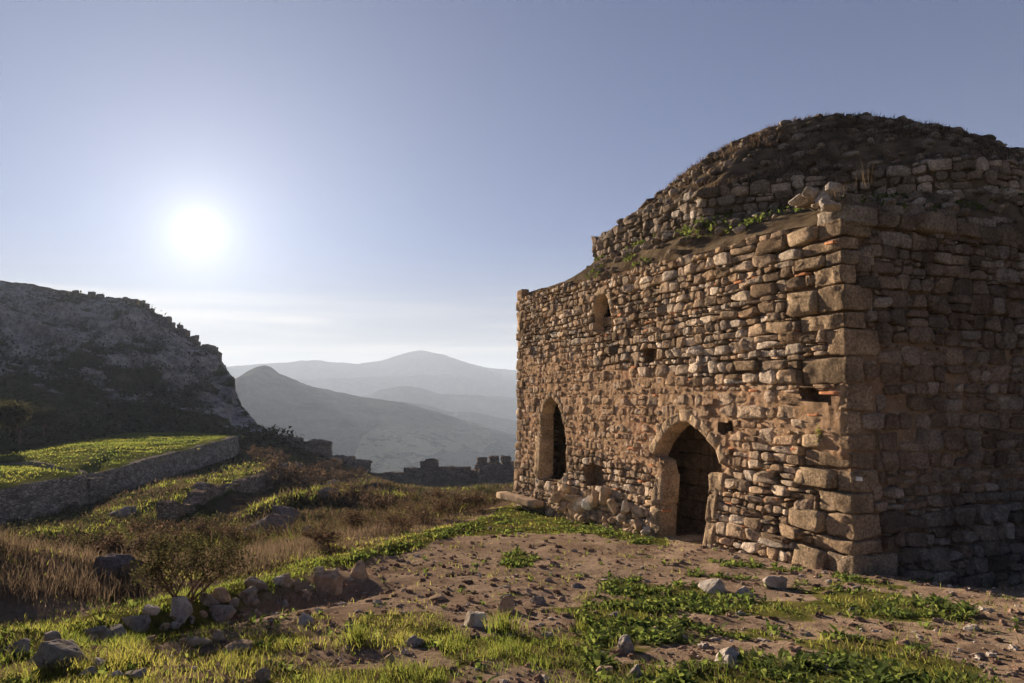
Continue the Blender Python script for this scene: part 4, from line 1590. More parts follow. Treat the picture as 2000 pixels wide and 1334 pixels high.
ra = random.Random(8)
arch_ring(P2([(1282, 889), (1291, 866), (1306, 845), (1322, 829), (1338, 820), (1352, 826), (1372, 843), (1391, 864), (1407, 886), (1414, 908)]), 0.20, 0.05, ra)
arch_ring(P2([(1062, 850), (1061, 808), (1066, 790), (1078, 773), (1091, 786), (1099, 803), (1104, 830)]), 0.13, 0.045, ra)
arch_ring(P2([(1161, 615), (1162, 604), (1167, 583), (1180, 569), (1191, 581), (1196, 604), (1196, 615)]), 0.15, 0.045, ra)
for (a, b, c_, d_) in (((1284, 925), (1304, 925), (1304, 985), (1284, 984)), ((1283, 986), (1303, 987), (1302, 1064), (1284, 1056)),
                       ((1391, 923), (1424, 922), (1422, 962), (1393, 962)), ((1392, 964), (1411, 964), (1409, 1020), (1391, 1018)), ((1391, 1021), (1410, 1022), (1409, 1094), (1389, 1092)),
                       ((1050, 850), (1062, 850), (1064, 934), (1052, 930))):
    poly = P2([a, b, c_, d_])
    V, F = stone_geo(poly, FF, 0.055, ra, 0.004, 0.03, rnd=0.07, back=0.3, extra=batter)
    mobj('jamb_stone', V, tris_quads(F), MAT['ashlar'], front)
# the sill of the doorway
V, F = stone_geo(P2([(1300, 1046), (1395, 1078), (1395, 1100), (1300, 1068)]), FF, 0.10, ra, 0.005, 0.02, rnd=0.08, back=0.6)
mobj('door_sill', V, tris_quads(F), MAT['ashlar'], front)
# thin bricks and tile chips in the joints
for k in range(46):
    if k == 0:
        u, zc, w, h = *on_facade(1622, 768), 0.34, 0.045
    elif k == 1:
        u, zc, w, h = *on_facade(1625, 475), 0.2, 0.04
    else:
        u, zc, w, h = ra.uniform(0.5, 6.5), ra.uniform(-2.0, 2.2), ra.uniform(0.1, 0.24), ra.uniform(0.025, 0.045)
    if any(in_poly(np.array([u]), np.array([zc]), o_[0])[0] for o_ in OPEN[:3]):
        continue
    sk = ra.uniform(-.01, .01)
    poly = [(u - w / 2, zc - h / 2), (u + w / 2, zc - h / 2 + sk), (u + w / 2, zc + h / 2 + sk), (u - w / 2, zc + h / 2)]
    V, F = stone_geo(poly, FF, 0.045, ra, 0.002, 0.05, rnd=0.1, extra=batter)
    mobj('brick', V, tris_quads(F), MAT['brick'], front)
su, sz = on_side(1671, 935)
V, F = stone_geo([(su - .045, sz - .025), (su + .05, sz - .025), (su + .035, sz + .03), (su - .02, sz + .035)], FS, 0.07, ra, 0.002, 0.05)
mobj('white_chip', V, [f for f in tris_quads([g[::-1] for g in F])], MAT['white'], side, label='small white stone chip on the shaded wall')

# --- roof: ledge, eight sided drum, dome
CEN = BC + BD * BL / 2 + BN * BL / 2
AP = 5.28
DRUM0, DRUM1 = 3.50, 4.02


def to_loc(X, Y):
    dx, dy = X - CEN[0], Y - CEN[1]
    return dx * BD[0] + dy * BD[1], dx * BN[0] + dy * BN[1]


def oct_r(phi):
    k = math.pi / 4
    return AP / np.cos((phi + k / 2) % k - k / 2)


def sq_r(phi):
    k = math.pi / 2
    return (BL / 2) / np.cos((phi + k / 2) % k - k / 2)


DOME_H, DOME_P, DOME_Q = 2.75, 2.0, 1.15
DSH = (0.55, -0.25)


def build_roof():
    nphi = 520
    phi = np.linspace(0, 2 * math.pi, nphi, endpoint=False)
    ro, rs = oct_r(phi), sq_r(phi) - 0.05
    rad, zz = [], []
    # wall top (square) -> foot of drum
    lu = np.clip(rs * np.cos(phi), -BL / 2, BL / 2); lv = np.clip(rs * np.sin(phi), -BL / 2, BL / 2)     # along BD, BN
    t = lu + BL / 2; s_ = lv + BL / 2
    onf = (lv < -BL / 2 + 0.1)
    ztop = np.where(onf, facade_top(t), side_top(s_))
    ztop = np.where((lu > BL / 2 - 0.1) & ~onf, 2.95, ztop)
    for q in np.linspace(0, 1, 16):
        rad.append(rs + (ro - rs) * q)
        zz.append(ztop + (DRUM0 - ztop) * (q ** 0.8) - 0.01)
    for q in np.linspace(0.1, 1, 10):
        rad.append(ro - 0.06 * q)
        zz.append(np.full(nphi, DRUM0 + (DRUM1 - DRUM0) * q))
    r0 = ro - 0.10
    for q in np.linspace(0.995, 0.0, 80):
        # octagonal at the rim, round towards the top
        k = smooth(1.0, 0.55, q)
        rr_ = q * (r0 * (1 - k) + (AP + 0.02) * k)
        rad.append(rr_)
        zz.append(np.full(nphi, DRUM1 + DOME_H * (1 - q ** DOME_P) ** DOME_Q))
    R = np.stack(rad, 1); Zz = np.stack(zz, 1)
    U = R * np.cos(phi)[:, None]; Vv = R * np.sin(phi)[:, None]
    sh = np.concatenate([np.zeros(26), 1 - np.linspace(0.995, 0.0, 80)])[None, :]
    U = U + DSH[0] * sh; Vv = Vv + DSH[1] * sh
    X = CEN[0] + BD[0] * U + BN[0] * Vv
    Y = CEN[1] + BD[1] * U + BN[1] * Vv
    amp = np.concatenate([np.linspace(0.3, 1, 16), np.full(10, 0.5), np.full(80, 1.0)])
    nn = fbm(X * 1.5, Y * 1.5, Zz * 1.5, seed=95, oct=5)
    n2 = fbm(X * 5, Y * 5, Zz * 6, seed=96, oct=3)
    Zz = Zz + amp * (0.10 * nn + 0.04 * n2)
    Vt = np.stack([X, Y, Zz], -1).reshape(-1, 3)
    m = R.shape[1]
    G = np.arange(nphi * m).reshape(nphi, m)
    G2 = np.vstack([G, G[:1]])
    F = np.stack([G2[:-1, :-1], G2[1:, :-1], G2[1:, 1:], G2[:-1, 1:]], -1)
    led = F[:, :25].reshape(-1, 4)
    dom = F[:, 25:].reshape(-1, 4)
    roof = mobj('roof_ledge', Vt, led[:, ::-1], MAT['roof_soil'])
    dome = mobj('dome', Vt, dom[:, ::-1], MAT['roof_soil'])
    dome['label'] = 'low dome overgrown with soil, stones and dry weeds'
    return roof, dome, phi, R, Zz


ROOF, DOME, RPHI, RR_, RZ_ = build_roof()


def dome_pt(phi, q, lift=0.0):
    """point on the dome: phi angle in the building frame, q 0 (top) .. 1 (rim)."""
    k = smooth(1.0, 0.55, q)
    r = q * ((oct_r(phi) - 0.10) * (1 - k) + (AP + 0.02) * k)
    z = DRUM1 + DOME_H * max(0.0, 1 - q ** DOME_P) ** DOME_Q + lift
    u, v = r * np.cos(phi) + DSH[0] * (1 - q), r * np.sin(phi) + DSH[1] * (1 - q)
    return np.array([CEN[0] + BD[0] * u + BN[0] * v, CEN[1] + BD[1] * u + BN[1] * v, z])


# drum faces with their stones: phi = -pi/2 is the facade side, pi the near... corner faces follow at 45 degrees
DPAL = [(0.29, 0.235, 0.185), (0.35, 0.29, 0.235), (0.24, 0.195, 0.155), (0.41, 0.36, 0.31), (0.20, 0.165, 0.13)]
for kf, ph in enumerate((-math.pi / 2, -3 * math.pi / 4, math.pi, -math.pi / 4)):
    nloc = np.array([math.cos(ph), math.sin(ph)])
    nw = BD * nloc[0] + BN * nloc[1]
    uw = np.array([-nw[1], nw[0]])
    hw = AP * math.tan(math.pi / 8)
    org = CEN + nw * (AP - 0.03) - uw * hw
    fr = Frame(org, uw, nw)
    wall_stones(fr, 'drum', 2 * hw, DRUM0 - 0.15, lambda u: DRUM1 + 0.06, lambda a, b: np.asarray(a) * 0.0, random.Random(50 + kf), rowh=(0.14, 0.22), asp=(0.9, 2.0), proud=(0.05, 0.10), pal=DPAL, tilt=0.15)


# ------------------------------------------------------------------ loose rocks
def icosphere(sub):
    t = (1 + 5 ** 0.5) / 2
    V = [(-1, t, 0), (1, t, 0), (-1, -t, 0), (1, -t, 0), (0, -1, t), (0, 1, t), (0, -1, -t), (0, 1, -t), (t, 0, -1), (t, 0, 1), (-t, 0, -1), (-t, 0, 1)]
    V = [np.array(v) / np.linalg.norm(v) for v in V]
    F = [(0, 11, 5), (0, 5, 1), (0, 1, 7), (0, 7, 10), (0, 10, 11), (1, 5, 9), (5, 11, 4), (11, 10, 2), (10, 7, 6), (7, 1, 8), (3, 9, 4), (3, 4, 2), (3, 2, 6), (3, 6, 8), (3, 8, 9), (4, 9, 5), (2, 4, 11), (6, 2, 10), (8, 6, 7), (9, 8, 1)]
    for _ in range(sub):
        mid, G = {}, []

        def m(a, b):
            k = (min(a, b), max(a, b))
            if k not in mid:
                p = V[a] + V[b]
                V.append(p / np.linalg.norm(p)); mid[k] = len(V) - 1
            return mid[k]
        for a, b, c in F:
            x, y, z = m(a, b), m(b, c), m(c, a)
            G += [(a, x, z), (b, y, x), (c, z, y), (x, y, z)]
        F = G
    return np.array(V), np.array(F)


ICO = {k: icosphere(k) for k in (1, 2, 3, 4)}


def rock_geo(sx, sy, sz, seed, sub=3, cuts=16, rough=0.07, yaw=None, tilt=0.0):
    g = np.random.default_rng(seed)
    V, F = ICO[sub]
    N = g.normal(size=(cuts, 3)); N /= np.linalg.norm(N, axis=1)[:, None]
    D = g.uniform(0.5, 0.95, cuts)
    dots = np.maximum(V @ N.T, 1e-3)
    r = np.minimum((D / dots).min(1), 1.15)
    P = V * r[:, None]
    nz = fbm(P[:, 0] * 1.7 + seed % 91, P[:, 1] * 1.7, P[:, 2] * 1.7, seed=seed % 1000, oct=4)
    nf = fbm(P[:, 0] * 6 + seed % 91, P[:, 1] * 6, P[:, 2] * 6, seed=seed % 1000 + 3, oct=3)
    P = P * (1 + rough * 1.6 * nz + rough * 0.6 * nf)[:, None]
    P = P * np.array([sx, sy, sz])
    ct, st = math.cos(tilt), math.sin(tilt)
    P = P @ np.array([[ct, 0, -st], [0, 1, 0], [st, 0, ct]])
    y = g.uniform(0, 6.28) if yaw is None else yaw
    c, s = math.cos(y), math.sin(y)
    P = P @ np.array([[c, s, 0], [-s, c, 0], [0, 0, 1]])
    return P, F


PROTO = {}


def proto_rock(sx, sy, sz, k, sub, cuts, rough, yaw):
    """one of 36 ready rock shapes, scaled and turned."""
    key = (k % 36, sub, cuts)
    if key not in PROTO:
        PROTO[key] = rock_geo(1, 1, 1, 9000 + k % 36, sub, cuts, rough, yaw=0.0)
    P, F = PROTO[key]
    P = P * np.array([sx, sy, sz])
    c, s = math.cos(yaw), math.sin(yaw)
    return P @ np.array([[c, s, 0], [-s, c, 0], [0, 0, 1]]), F


def rock(px, py, w, h, label, mat='rock', seed=0, name='rock', tilt=0.0, yaw=0.0, cat='rock', group=None, sub=4, sink=0.36, y0=2.5, y1=400.0, deep=0.8, rough=0.07, lift=0.0):
    """px,py: where its foot meets the ground in the photograph; w,h in photograph pixels."""
    p = hit(px, py, y0, y1)
    k = p[1] / FPX
    sx, sz = w * k / 2 * 1.12, h * k / 2 * (1 + sink) * 1.08
    P, F = rock_geo(sx, sx * deep, sz, 1000 + seed, sub, rough=rough, tilt=tilt, yaw=yaw)
    me = mesh_np(name, P, F, True)
    o = obj(name, me, MAT[mat], label=label, cat=cat, group=group)
    o.location = (p[0], p[1] + sx * deep * 0.4, p[2] + sz * (1 - 2 * sink) * 0.9 + lift)
    return o


rock(108, 1302, 112, 60, 'large blue-grey pointed boulder in the grass at the lower left corner', 'rock', 1, 'boulder', 0.25, 0.3, 'boulder', sub=4)
rock(22, 1282, 62, 26, 'flat rock at the left picture edge beside the large boulder', 'rock', 2)
rock(96, 1262, 44, 26, 'round rock right behind the large boulder', 'rock', 3)
rock(186, 1250, 52, 34, 'dark rounded rock at the start of the rock row', 'rock', 4)
rock(222, 1246, 40, 24, 'low dark rock wedged second in the rock row', 'rock', 6)
rock(262, 1230, 48, 34, 'pale topped rock on the bank above the trench', 'rock', 5)
rock(288, 1198, 38, 20, 'small pale rock behind the row on the bank', 'pale', 7)
rock(345, 1212, 42, 46, 'upright pale pointed rock standing in the rock row', 'pale', 8, tilt=-0.3)
rock(402, 1182, 34, 26, 'rounded grey rock right of the upright one', 'rock', 9)
rock(424, 1176, 40, 24, 'brownish rounded rock high on the bank', 'tan', 10)
rock(428, 1212, 60, 34, 'dark squarish rock half buried in the bank', 'rock', 11)
rock(480, 1174, 44, 30, 'grey rock near the top of the trench bank', 'rock', 12)
rock(500, 1152, 42, 24, 'dark flat rock at the crest of the bank', 'rock', 13)
rock(552, 1142, 40, 26, 'slanted pale rock on the crest left of the dirt', 'pale', 14, tilt=0.5)
rock(628, 1150, 62, 44, 'big dark rock with brown top at the upper end of the trench', 'tan', 15)
rock(628, 1148, 22, 24, 'small pale stone leaning on the big dark rock', 'pale', 16, lift=0.03)
rock(702, 1132, 34, 36, 'tall brown stone sticking out of the dirt bank', 'tan', 17)
rock(375, 1262, 54, 18, 'flat tan stone lying in the trench floor', 'tan', 18)
rock(425, 1252, 30, 22, 'small angular stone in the trench floor', 'tan', 19)
rock(460, 1272, 62, 14, 'long flat slab on the near side of the trench', 'tan', 20)
rock(190, 1302, 32, 16, 'low pale stone in the grass beside the large boulder', 'pale', 21)
rock(168, 1318, 28, 12, 'small half hidden stone in the bottom left grass', 'rock', 22)
rock(265, 1326, 44, 22, 'dark angular stone in the grass at the bottom left', 'rock', 23)
rock(226, 1322, 30, 12, 'pale flat stone left of the dark angular one', 'pale', 24)
rock(594, 1220, 32, 20, 'whitish rock at the grass edge below the dirt', 'pale', 25)
rock(672, 1248, 36, 26, 'slanted grey stone next to the tall grass tuft', 'rock', 26, tilt=-0.4)
rock(812, 1262, 38, 22, 'blocky grey stone with flat top in the middle grass', 'rock', 27)
rock(928, 1224, 54, 30, 'pale grey wedge shaped rock in the middle grass', 'pale', 28, tilt=0.2)
rock(990, 1196, 42, 28, 'brown grey rock behind the wedge shaped one', 'tan', 29)
rock(1050, 1178, 32, 18, 'dark rounded stone at the edge of the dirt', 'rock', 30)
rock(988, 1172, 24, 14, 'small dark stone between grass and dirt', 'rock', 31)
rock(855, 1172, 30, 12, 'flat dark stone where grass meets dirt at left', 'tan', 32)
rock(1222, 1276, 40, 30, 'dark grey lump of rock among the weeds at bottom centre', 'rock', 33)
rock(1425, 1296, 66, 34, 'pale flat topped rock among the weeds near the bottom', 'pale', 34)
rock(1430, 1306, 44, 20, 'dark stone under the pale flat topped rock', 'rock', 35)
rock(1396, 1156, 54, 24, 'whitish rock in the weeds before the doorway', 'pale', 36)
rock(1458, 1164, 36, 16, 'whitish smaller rock right of the one before the doorway', 'pale', 37)
rock(1518, 1150, 38, 30, 'whitish pointed rock in front of the lit corner', 'pale', 38)
rock(1545, 1065, 62, 40, 'tilted tan block fallen against the foot of the facade', 'tan', 39, tilt=0.5)
rock(1490, 1078, 24, 46, 'narrow pale stone leaning upright on the facade foot', 'pale', 40, tilt=0.35)
rock(1512, 1088, 26, 30, 'pale stone at the feet of the leaning one', 'pale', 41, tilt=-0.5)
rock(1278, 1238, 22, 14, 'small tan stone in the weeds at bottom centre', 'tan', 42)
rock(1180, 1326, 46, 22, 'brown stone at the bottom edge under the weeds', 'tan', 43)
rock(1240, 1330, 32, 28, 'grey stone at the bottom edge beside the brown one', 'rock', 44)
rock(760, 1300, 26, 22, 'tan stone half sunk in the bottom grass', 'tan', 45)
rock(510, 1330, 30, 20, 'bluish small rock at the bottom edge left of centre', 'rock', 46)
rock(1905, 1232, 30, 14, 'pale stone on the dirt at the lower right', 'pale', 47)
rock(1125, 1148, 24, 10, 'little dark stone lying on the dirt', 'rock', 48)

gq = np.random.default_rng(31)
for k in range(34):
    f = gq.random()
    bx_ = np.interp(f, [0, 0.25, 0.5, 0.75, 1], [150, 290, 420, 560, 720]) + gq.normal(0, 10)
    by_ = np.interp(f, [0, 0.25, 0.5, 0.75, 1], [1262, 1236, 1204, 1166, 1128]) + gq.normal(0, 9)
    w_ = gq.uniform(9, 24)
    rock(bx_, by_, w_, w_ * gq.uniform(0.45, 0.75), 'small stone in the row along the trench bank', ('rock', 'tan', 'rock', 'pale')[k % 4], 500 + k, yaw=gq.uniform(0, 6), group='small stones along the trench bank', sub=3, sink=0.42)

# debris against the facade between window and doorway
DEB = [(1142, 1000, 30, 28, 'pale', 'pale pink block in the rubble below the arched window'), (1124, 1005, 34, 22, 'tan', 'squared block at the left foot of the rubble pile'), (1152, 997, 20, 26, 'white', 'brightest white rounded stone in the rubble pile'),
       (1128, 985, 36, 20, 'tan', 'flat tan block on top of the rubble pile'), (1166, 992, 22, 36, 'tan', 'tan block standing in the middle of the rubble'), (1184, 990, 24, 46, 'tan', 'tall leaning slab in the rubble pile'),
       (1094, 982, 26, 22, 'tan', 'tan stone beside the end of the long slab'), (1112, 965, 22, 22, 'tan', 'stone wedged under the arched window'), (1200, 1000, 22, 26, 'tan', 'grey tan stone right of the leaning slab'),
       (1226, 1006, 20, 28, 'pale', 'narrow upright stone between rubble and doorway'), (1250, 1008, 26, 20, 'pale', 'pale brick shaped stone between rubble and doorway'), (1250, 1036, 26, 24, 'tan', 'reddish stone low by the doorway jamb'),
       (1268, 1046, 20, 18, 'pale', 'pale pebble sized stone next to the doorway jamb'), (1216, 1018, 18, 14, 'pale', 'small whitish stone before the rubble')]
for k, (px, py, w, h, mt, lb) in enumerate(DEB):
    u, z = on_facade(px, py - h * 0.5, 0.16)
    p = FF.w([u], [z], [0.20])[0]
    kk = p[1] / FPX
    P, F = rock_geo(w * kk * 0.62, w * kk * 0.55, h * kk * 0.58, 2000 + k, 4, 18, 0.09, yaw=0.4 * k, tilt=0.3 * math.sin(k * 2.3))
    o = obj('fallen_stone', mesh_np('fallen_stone', P, F), MAT[mt], label=lb, cat='stone')
    o.location = p
# rubble heap under those stones
heap = []
g = np.random.default_rng(77)
for k in range(120):
    px = g.uniform(1090, 1295)
    u, z = on_facade(px, np.interp(px, [1090, 1295], [985, 1058]))
    o_ = abs(g.normal(0, 0.16)) + 0.05
    s = g.uniform(0.05, 0.13)
    p = FF.w([u], [z + max(0.0, 0.26 - o_) * g.uniform(0, 1.6)], [o_])[0]
    P, F = proto_rock(s, s * .8, s * .7, k, 2, 16, 0.09, k * 1.7)
    heap.append((P + p, F))
hv = np.concatenate([a for a, b in heap]); n0 = len(ICO[2][0])
hf = np.concatenate([b + n0 * i for i, (a, b) in enumerate(heap)])
tag(obj('rubble_heap', mesh_np('rubble_heap', hv, hf), MAT['tan']), 'heap of small rubble along the foot of the facade', 'rubble', kind='stuff')
# long slab lying at the left end of the facade
pa, pb = hit(1006, 988), FF.w([on_facade(1078, 966)[0]], [on_facade(1078, 966)[1]], [0.35])[0]
pa = np.array([*FF.w([11.75], [0], [0.5])[0][:2], 0.0]); pa[2] = at(1004, 984, pa[1])[2]
mid_ = (pa + pb) / 2
ax = (pb - pa); ln = np.linalg.norm(ax)
o = box_obj('stone_slab', (0, 0, -0.13), ax[:2], ln / 2, 0.16, 0.085, MAT['tan'], seed=5, n=6, amp=0.03, smooth_shade=True, label='long flat stone slab leaning at the far left end of the facade', cat='stone slab')
o.location = mid_ + np.array([0, 0, 0.06])
o.rotation_euler = (0, 0, 0)

# boulders and rocks further down
for k, (px, py, w, h, mt, lb) in enumerate([
        (212, 1122, 96, 34, 'mauve', 'dark boulder in the dry grass below the bank'), (525, 1050, 96, 46, 'mauve', 'mauve boulder among bare shrubs in the middle ground'), (555, 1020, 70, 34, 'mauve', 'grey rough boulder behind the mauve one'),
        (600, 1050, 60, 22, 'mauve', 'low mauve rock right of the mauve boulder'), (640, 968, 46, 18, 'mauve', 'pale rocks topping the small green mound'), (648, 950, 36, 14, 'tan', 'brown rock above the small green mound'),
        (235, 1008, 56, 20, 'rock', 'pale grey rock below the long retaining wall'), (390, 955, 46, 14, 'rock', 'flat pale rock on the shaded lower terrace'), (765, 1018, 60, 20, 'mauve', 'grey rock ridge in the shaded hollow'),
        (8, 938, 24, 9, 'pale', 'pale rock on the lower terrace at the left edge')]):
    y0 = 8 if k != 9 else 40
    rock(px, py, w, h, lb, mt, 60 + k, y0=y0, sub=4 if w > 60 else 3, rough=0.12)

# ------------------------------------------------------------------ stones of the building: the largest as single parts, the rest joined
SCORE = []
for V, F, tone, key in STONES:
    px, py = proj(V)
    inside = (px.mean() < 2020)
    SCORE.append((px.max() - px.min()) * (py.max() - py.min()) * inside)
order = np.argsort(SCORE)[::-1]
single = set(order[:300].tolist())
OWN = {'front': front, 'side': side, 'corner': front, 'drum': DOME}
rest = {}
for i, (V, F, tone, key) in enumerate(STONES):
    if i in single:
        me = mesh_np('stone', V - MOFF, tris_quads(F))
        set_col(me, np.tile(tone, (len(V), 1)))
        obj('stone', me, MAT['stone'], OWN[key])
    else:
        rest.setdefault(key, []).append((V, F, tone))
for key, lst in rest.items():
    n0, VV, Q, T, Cc = 0, [], [], [], []
    for V, F, tone in lst:
        q, t = tris_quads(F)
        VV.append(V - MOFF); Cc.append(np.tile(tone, (len(V), 1)))
        if len(q): Q.append(q + n0)
        if len(t): T.append(t + n0)
        n0 += len(V)
    me = mesh_np('rubble_stones', np.concatenate(VV), [np.concatenate(Q), np.concatenate(T)] if T else [np.concatenate(Q)])
    set_col(me, np.concatenate(Cc))
    obj('rubble_stones', me, MAT['stone'], OWN[key], kind='stuff')


def join_rocks(name, items, mat, parent=None, off=None, **kw):
    VV, FF_, Cc, n0 = [], [], [], 0
    for P, F, c in items:
        VV.append(P if off is None else P - off); FF_.append(F + n0); Cc.append(np.tile(c, (len(P), 1))); n0 += len(P)
    me = mesh_np(name, np.concatenate(VV), np.concatenate(FF_))
    set_col(me, np.concatenate(Cc))
    return obj(name, me, mat, parent, **kw)


# stones bedded in the dome and lying on the roof ledge
g = np.random.default_rng(12)
items = []
for ring in range(27):
    q = 0.995 - ring * 0.030
    n = int(2 * math.pi * AP * q / 0.30)
    for k in range(n):
        phi = 2 * math.pi * (k + g.uniform(-.35, .35)) / n
        bare = float(vnoise(np.array([math.cos(phi) * 3.1]), np.array([math.sin(phi) * 3.1 + 9]), np.array([q * 7]), seed=67)[0])
        if g.random() < 0.06 + 0.012 * ring + 0.45 * max(0.0, bare):
            continue
        s = g.uniform(0.08, 0.20)
        p = dome_pt(phi, q + g.uniform(-.010, .010), g.uniform(-0.04, 0.03))
        P, F = proto_rock(s, s * .75, s * g.uniform(0.35, 0.6), int(g.integers(1, 99999)), 2, 14, 0.08, yaw=phi + 1.57 + math.atan2(BD[1], BD[0]) + g.normal(0, 0.25))
        items.append((P + p, F, np.array(DPAL[g.integers(0, 5)]) * g.uniform(0.45, 0.95)))
join_rocks('dome_stones', items, MAT['stone'], DOME, MOFF, kind='stuff')
items = []
for k in range(520):
    phi = g.uniform(-math.pi, math.pi)
    qq = g.uniform(0.05, 0.95)
    rs, ro = sq_r(phi), oct_r(phi)
    r = rs + (ro - rs) * qq
    u, v = r * math.cos(phi), r * math.sin(phi)
    s = g.uniform(0.04, 0.14)
    P, F = proto_rock(s, s * .8, s * .6, int(g.integers(1, 99999)), 2, 9, 0.06, g.uniform(0, 6.28))
    zt = 2.75 + (DRUM0 - 2.75) * qq ** 0.8
    items.append((P + np.array([CEN[0] + BD[0] * u + BN[0] * v, CEN[1] + BD[1] * u + BN[1] * v, zt]), F, np.array(DPAL[g.integers(0, 5)])))
join_rocks('ledge_stones', items, MAT['stone'], ROOF, MOFF, kind='stuff')
# coping course on the shaded wall and the pale stones at the corner
for k, (px, py, w, h, Yd, tl) in enumerate([(1622, 402, 56, 24, 9.62, 0.1), (1606, 390, 30, 26, 9.8, -0.6), (1634, 368, 14, 24, 9.85, -0.4), (1585, 382, 40, 22, 9.9, 0.2), (1560, 392, 30, 18, 10.1, 0.1)]):
    p = at(px, py, Yd)
    kk = Yd / FPX
    P, F = rock_geo(w * kk * 0.62, 0.16, h * kk * 0.62, 4000 + k, 4, 18, 0.10, yaw=0.3 * k, tilt=tl)
    obj('coping_stone', mesh_np('coping_stone', P + p - MOFF, F), MAT['pale'], mosque, label='pale jagged stone on the wall top at the near corner' if k == 0 else None)

# ------------------------------------------------------------------ grass, weeds, gravel
def blades(pts, h, w, lean, tone, g, bend=0.5):
    """pts (n,3). Returns V, quads, tris, tones."""
    n = len(pts)
    a = g.uniform(0, 2 * math.pi, n)
    la = g.uniform(0, 2 * math.pi, n)
    side = np.stack([np.cos(a), np.sin(a), np.zeros(n)], 1) * (w / 2)[:, None]
    ld = np.stack([np.cos(la), np.sin(la), np.zeros(n)], 1) * (h * lean)[:, None]
    up = np.array([0, 0, 1.0])
    m = pts + up * (h * 0.55)[:, None] + ld * 0.35
    t = pts + up * (h * (1 - 0.3 * lean))[:, None] + ld
    V = np.stack([pts - side, pts + side, m - side * 0.7, m + side * 0.7, t], 1).reshape(-1, 3)
    i = np.arange(n)[:, None] * 5
    Q = i + np.array([[0, 1, 3, 2]])
    T = i + np.array([[2, 3, 4]])
    return V, Q, T, np.repeat(tone, 5)


def leaves(base, L, wd, az, el, tone, g):
    """broad bent leaves from base points."""
    n = len(base)
    d = np.stack([np.cos(az) * np.cos(el), np.sin(az) * np.cos(el), np.sin(el)], 1)
    d2 = np.stack([np.cos(az) * np.cos(el - 0.7), np.sin(az) * np.cos(el - 0.7), np.sin(el - 0.7)], 1)
    s = np.stack([-np.sin(az), np.cos(az), np.zeros(n)], 1) * (wd / 2)[:, None]
    m = base + d * (L * 0.5)[:, None]
    t = m + d2 * (L * 0.5)[:, None]
    m2 = base + d * (L * 0.2)[:, None]
    V = np.stack([base, m2 - s * 0.6, m2 + s * 0.6, m - s, m + s, t], 1).reshape(-1, 3)
    i = np.arange(n)[:, None] * 6
    Q = i + np.array([[1, 2, 4, 3]])
    T = np.concatenate([i + np.array([[0, 2, 1]]), i + np.array([[3, 4, 5]])])
    return V, Q, T, np.repeat(tone, 6)


def veg(name, parts, mat, **kw):
    V = np.concatenate([p[0] for p in parts]); n0 = 0
    Q, T = [], []
    for p in parts:
        if len(p[1]): Q.append(p[1] + n0)
        T.append(p[2] + n0)
        n0 += len(p[0])
    me = mesh_np(name, V, ([np.concatenate(Q)] if Q else []) + [np.concatenate(T)], False)
    set_val(me, 'tone', np.concatenate([p[3] for p in parts]))
    return obj(name, me, mat, **kw)


def scatter(n, x0, x1, y0, y1, g, near=True):
    """random ground points, denser towards the camera."""
    u = g.random(n)
    Y = y0 * (y1 / y0) ** u if near else y0 + (y1 - y0) * u
    X = Y * g.uniform(x0, x1, n)
    return X, Y


g = np.random.default_rng(100)
X, Y = scatter(420000, -0.80, 0.80, 3.3, 21.0, g)
gr, wd, dr, px, py = cover(X, Y)
clump = smooth(-0.25, 0.35, fbm(X * 4.5, Y * 4.5, seed=55, oct=3))
keep = g.random(len(X)) < gr * (0.35 + 0.65 * clump) * 0.9
Xk, Yk = X[keep], Y[keep]
pts = np.stack([Xk, Yk, height(Xk, Yk) - 0.01], 1)
n = len(pts)
dist = np.hypot(Xk, Yk)
hh = g.uniform(0.025, 0.075, n) * (0.6 + 0.8 * clump[keep]) * (1 + 0.4 * (py[keep] > 1240))
ww = np.maximum(0.0035, 0.00075 * dist) * g.uniform(0.7, 1.5, n)
yell = np.clip(0.42 + 0.8 * fbm(Xk * 0.8, Yk * 0.8, seed=56, oct=4) + g.normal(0, 0.25, n), 0, 1)
isdry = g.random(n) < 0.10 + 0.35 * smooth(0.0, 0.35, fbm(Xk * 1.6, Yk * 1.6, seed=66, oct=3))
gl = g.uniform(0.2, 0.9, n)
k_ = ~isdry
veg('grass', [blades(pts[k_], hh[k_], ww[k_], gl[k_], yell[k_], g)], MAT['grass'], label='short yellow-green grass on the slope', cat='grass', kind='stuff')
veg('dry_grass', [blades(pts[isdry], hh[isdry] * 1.15, ww[isdry] * 0.9, gl[isdry], yell[isdry], g)], MAT['dry'], label='dead straw blades among the green grass', cat='dry grass', kind='stuff')

# broad leaved weeds
X, Y = scatter(42000, -0.80, 0.80, 3.6, 21.0, g)
gr, wd, dr, px, py = cover(X, Y)
cl2 = smooth(-0.3, 0.25, fbm(X * 2.2, Y * 2.2, seed=57, oct=3))
keep = g.random(len(X)) < np.clip(wd * cl2 * 1.0 + 0.03 * gr + 0.012, 0, 1) * (dr < 0.3) * np.where(Y > 9, 1.0, 0.6)
Xk, Yk, PXk = X[keep], Y[keep], px[keep]
n = len(Xk)
base = np.stack([Xk, Yk, height(Xk, Yk) - 0.005], 1)
nl = 8
big = np.repeat(g.uniform(0.6, 1.3, n) * (0.8 + 0.4 * cl2[keep]), nl)
bp = np.repeat(base, nl, 0)
az = g.uniform(0, 6.283, n * nl)
el = g.uniform(0.25, 1.25, n * nl)
bp = bp + np.stack([np.cos(az), np.sin(az), np.zeros(n * nl)], 1) * (0.015 * big)[:, None]
tn = np.clip(g.normal(0.5, 0.28, n * nl), 0, 1)
